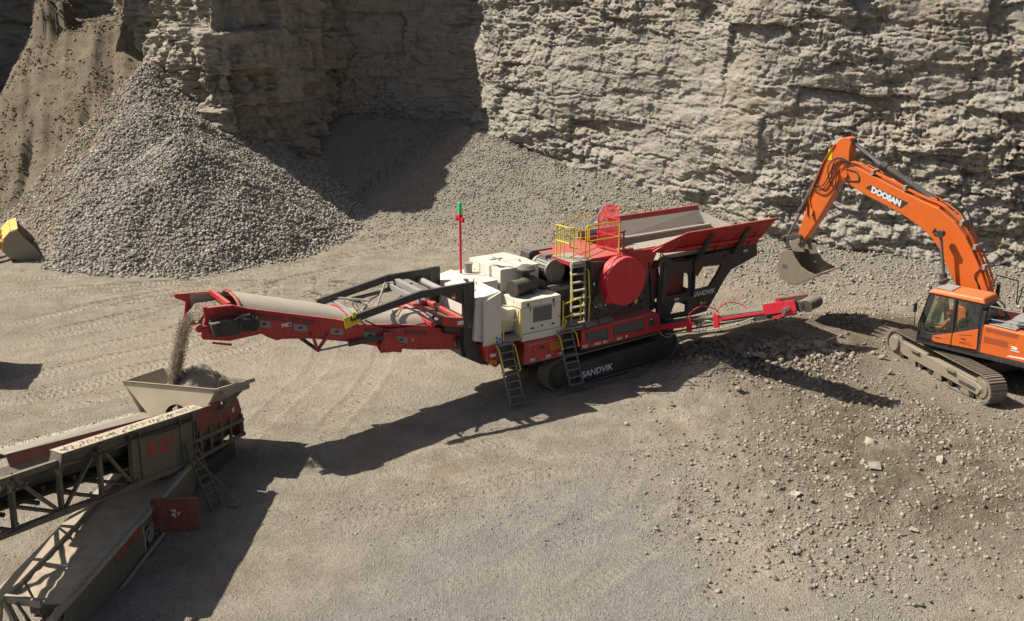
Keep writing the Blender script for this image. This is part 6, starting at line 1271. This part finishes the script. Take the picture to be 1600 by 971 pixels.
def rotmats(rng, n, flat=1.0):
    q = rng.normal(size=(n, 4)); q[:, 1:3] *= flat; q /= np.linalg.norm(q, axis=1)[:, None]; w_, x, y, z = q.T
    return np.stack([1 - 2 * (y * y + z * z), 2 * (x * y - z * w_), 2 * (x * z + y * w_), 2 * (x * y + z * w_), 1 - 2 * (x * x + z * z), 2 * (y * z - x * w_), 2 * (x * z - y * w_), 2 * (y * z + x * w_), 1 - 2 * (x * x + y * y)], -1).reshape(n, 3, 3)
def stones(name, P, S, mat, seed, kind='stuff', flat=.5):
    rng = np.random.default_rng(seed); n = len(P); k = rng.integers(0, len(TPL), n); Rm = rotmats(rng, n, flat); rv = rng.random(n)
    Vs, Fs, Rs, off = [], [], [], 0
    for j, (tv, tf) in enumerate(TPL):
        m = np.where(k == j)[0]
        if not len(m): continue
        v = np.einsum('nij,vj->nvi', Rm[m], tv) * S[m][:, None, None] + P[m][:, None, :]
        f = tf[None] + (np.arange(len(m)) * len(tv))[:, None, None] + off
        Vs.append(v.reshape(-1, 3)); Fs.append(f.reshape(-1, 3)); Rs.append(np.repeat(rv[m], len(tv))); off += v.shape[0] * v.shape[1]
    o = npmesh(name, np.concatenate(Vs), np.concatenate(Fs), mat, dict(rnd=np.concatenate(Rs))); o['kind'] = kind; return o
rng = np.random.default_rng(11)
def scat(n, fx, fy, keep, smin, smax_, pw=2.2, sink=.15):
    x = rng.uniform(*fx, n); y = rng.uniform(*fy, n); k = rng.random(n) < keep(x, y); x, y = x[k], y[k]
    s = smin + (smax_ - smin) * rng.random(len(x)) ** pw; z = gz(x, y) + s * sink; return np.stack([x, y, z], 1), s
# pile of crushed stone against the promontory
P, S = scat(135000, (-29, -5), (40, 66), lambda x, y: (pile_h(x, y) > -.12 - .25 * rng.random(len(x))) * (gz(x, y, False) - pile_h(x, y) < .2 + .25 * rng.random(len(x))) * (pile_h(x, y) > bank_h(x, y) - .3) * (.35 + .65 * np.clip(pile_h(x, y) * 0 + sstep(-22.6, -19.8, x + 1.2 * vn(x * .6, y * .6, 47)), 0, 1)), .06, .27, 2.3)
stones('gravel_pile', P, S, M['stone'], 1)
# scree along the wall
def scree_keep(x, y):
    d, s, bi, sg = seg_dist(x, y, WALL); f = np.interp(bi, range(len(WALLF)), WALLF)
    return (sg > 0) * (pile_h(x, y) < .3) * np.clip(1.25 - d / (f * 2.0 + 3.5), 0, 1)
P, S = scat(260000, (-11, 26), (34, 68), lambda x, y: scree_keep(x, y) * np.clip(.85 + .9 * fbm(x * .5 + y * .5, y * .25, 44, 3), .15, 1), .045, .19, 2.6, .05)
stones('scree', P, S, M['scree'], 2)
P, S = scat(3500, (2, 26), (33, 56), scree_keep, .12, .38, 3.2)
stones('wall_rubble', P, S, M['stonepale'], 3)
# pebbles all over the floor, denser and coarser to the right
def floor_keep(x, y):
    n = fbm(x * .35, y * .35, 71, 4); r = sstep(1, 9, x) * sstep(15, 20, y)
    return np.clip(.14 + 1.1 * n + .5 * r, .02, 1) * (y < 54)
P, S = scat(150000, (-22, 24), (15, 50), lambda x, y: floor_keep(x, y) * (30 / np.maximum(y, 20)) ** 1.4, .018, .075, 2.6)
stones('loose_pebbles', P, S, M['stone'], 4)
def rub_keep(x, y):
    n = .5 + fbm(x * .5, y * .5, 73, 4); g = blob(x, y, 9.5, 28, 4.5, 5) + blob(x, y, 8.6, 34.2, 3.2, 2.0) * 1.4 + blob(x, y, 7, 22.5, 3, 2.5) * .8 + blob(x, y, 13, 26, 4, 5) * .8 + blob(x, y, 14, 39, 7, 3.5) * 1.2
    return np.clip(n * g * .9, 0, 1)
P, S = scat(70000, (3, 22), (17, 46), rub_keep, .03, .20, 4.5, .05)
stones('rubble', P, S, M['stonepale'], 5)
# heap of shot rock in the shade under the side conveyor
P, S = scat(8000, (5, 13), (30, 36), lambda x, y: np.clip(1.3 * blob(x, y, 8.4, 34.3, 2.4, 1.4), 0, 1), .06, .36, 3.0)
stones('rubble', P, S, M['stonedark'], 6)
# earth bank clods
P, S = scat(70000, (-40, -16), (55, 80), lambda x, y: (bank_h(x, y) > -.3) * np.clip(.35 + 1.3 * fbm(x * .6, y * .3, 46, 3), 0.1, 1), .05, .26, 3.5, -.05)
stones('earth_clods', P, S, M['clod'], 7)
# larger boulders, one object each
BR = [(10.76, 34.62, .62, 'flat slab boulder in the hopper shadow, between the rubble heap and the excavator'),
      (9.73, 25.70, .42, 'grey flat-topped boulder with a dark underside in the middle of the right foreground'),
      (10.18, 27.56, .36, 'angular pale boulder on brown damp soil, halfway between excavator track and grey flat-topped boulder'),
      (11.72, 26.17, .44, 'large pale boulder on brown soil below the excavator, rightmost of the boulders'),
      (6.78, 24.86, .26, 'small whitish boulder alone on smooth gravel, leftmost of the foreground boulders'),
      (7.24, 24.32, .28, 'upright narrow boulder just below the small whitish leftmost boulder'),
      (8.56, 24.15, .26, 'small squat boulder lowest in the picture, between the upright one and the slab'),
      (8.25, 33.16, .50, 'big dusty boulder in the crusher shadow under the side conveyor'),
      (9.80, 34.30, .44, 'rounded grey boulder on top of the rubble heap beneath the side conveyor tip'),
      (9.59, 22.44, .25, 'small pale boulder by itself near the lower right of the pit floor')]
mt_b = M['stonepale']
for i, (x, y, s, lab) in enumerate(BR):
    tv, tf = TPL[(i * 5 + 2) % len(TPL)]
    me = bpy.data.meshes.new('boulder'); me.from_pydata([tuple(v * np.array((1.2, 1.1, .8))) for v in tv], [], [tuple(f) for f in tf]); me.materials.append(mt_b)
    bm = bmesh.new(); bm.from_mesh(me); bmesh.ops.subdivide_edges(bm, edges=bm.edges, cuts=2, use_grid_fill=True)
    for v in bm.verts: v.co += Vector((random.uniform(-1, 1), random.uniform(-1, 1), random.uniform(-1, 1))) * .018
    bm.to_mesh(me); bm.free()
    at = me.attributes.new('rnd', 'FLOAT', 'POINT'); at.data.foreach_set('value', np.full(len(me.vertices), .55 + .45 * random.random(), dtype=np.float32))
    o = bpy.data.objects.new('boulder', me); col.objects.link(o); o.location = (x, y, gz1(x, y) + s * .10); o.scale = (s * 1.2,) * 3; o.rotation_euler = (random.uniform(-.3, .3), random.uniform(-.3, .3), random.uniform(0, 6))
    o['label'] = lab; o['category'] = 'boulder'; o['group'] = 'boulders lying on the quarry floor'
# brown clods and half-buried fragments in the churned ground
P, S = scat(40000, (4, 22), (18, 46), lambda x, y: np.clip(rub_keep(x, y) * 1.2, 0, 1), .03, .26, 4.5, -.08)
stones('earth_clods', P, S, M['clod'], 12)
P, S = scat(14000, (-3, 8), (28, 36), lambda x, y: np.clip(.9 * blob(x, y, 6.4, 32.5, 1.9, 1.2), 0, 1), .015, .07, 3)
stones('fines', P, S, M['clod'], 13)
# falling aggregate from the head drum into the hopper
h0 = np.array(to_world(CO, R(33), (-12.05, 0, 4.0))); hd = -np.array(CL)
h1 = np.array(to_world(SO, SA, (.60, -1.50, 2.15)))
n = 15000; t_ = rng.random(n) ** .9; wd = .30 * (1 - .62 * t_)
drop = h0[None] + np.stack([(h1[0] - h0[0]) * t_ ** .55, (h1[1] - h0[1]) * t_ ** .55, (h1[2] - h0[2]) * t_], 1)
cw = np.array(CW); off_ = np.clip(rng.normal(size=n), -1.9, 1.9) * .52
streak = .06 * np.sin(off_ * 14 + t_ * 3)
drop += cw[None] * (off_ * wd)[:, None] * 1.25 + hd[None] * ((rng.normal(size=n) * .05 + streak) * (1 + .3 * t_))[:, None]; drop[:, 2] += rng.normal(size=n) * .03
stones('falling_aggregate', drop, .011 + .034 * rng.random(n) ** 3, M['streamdust'], 8, flat=1)
# material riding over the head drum
n = 2500; a_ = rng.random(n); q = np.array([to_world(CO, R(33), (-12.1 + 1.0 * k, w_, 4.16 - .35 * max(0, .25 - k) * 3)) for k, w_ in zip(a_, rng.uniform(-.45, .45, n))])
stones('falling_aggregate', q, .03 + .07 * rng.random(n) ** 2, M['stonedark'], 9, flat=1)

# grit spilled on the lattice conveyor's covers, the crusher's hopper sill and deck
gp = []
for _ in range(380):
    u = rng.uniform(2.1, 7.4); gp.append(to_world(SO, SA, (u, rng.normal(0, .07), 1.72 + .225 * u + .085)))
for _ in range(350):
    u = rng.uniform(1.3, 6.7); gp.append(to_world(SO, SA, (u, rng.uniform(-2.33, -2.08), 1.26 + .25 * u + .0)))
for _ in range(500):
    u = rng.uniform(3.0, 8.6); gp.append(to_world(SO, SA, (u, .12 + (u - 2.7) * .1025 + rng.normal(0, .04), 1.02 - .026 * (u - 2.7) + .06)))
for _ in range(500):
    gp.append(to_world(CO, R(33), (rng.uniform(3.2, 7.8), rng.uniform(-1.0, 1.1), 3.63)))
gp = np.array(gp); stones('spilled_grit', gp, .02 + .05 * rng.random(len(gp)) ** 3, M['stonepale'], 21)

bx_, by_ = [], []
for _ in range(9000):
    u = rng.uniform(-1.4, 3.9); v = -1.56 - abs(rng.normal(0, .16)); p = to_world(CO, R(33), (u, v, 0)); bx_.append(p.x); by_.append(p.y)
bx_, by_ = np.array(bx_), np.array(by_); ss_ = .02 + .08 * rng.random(len(bx_)) ** 2.6
stones('banked_fines', np.stack([bx_, by_, gz(bx_, by_) + ss_ * .2], 1), ss_, M['clod'], 31)
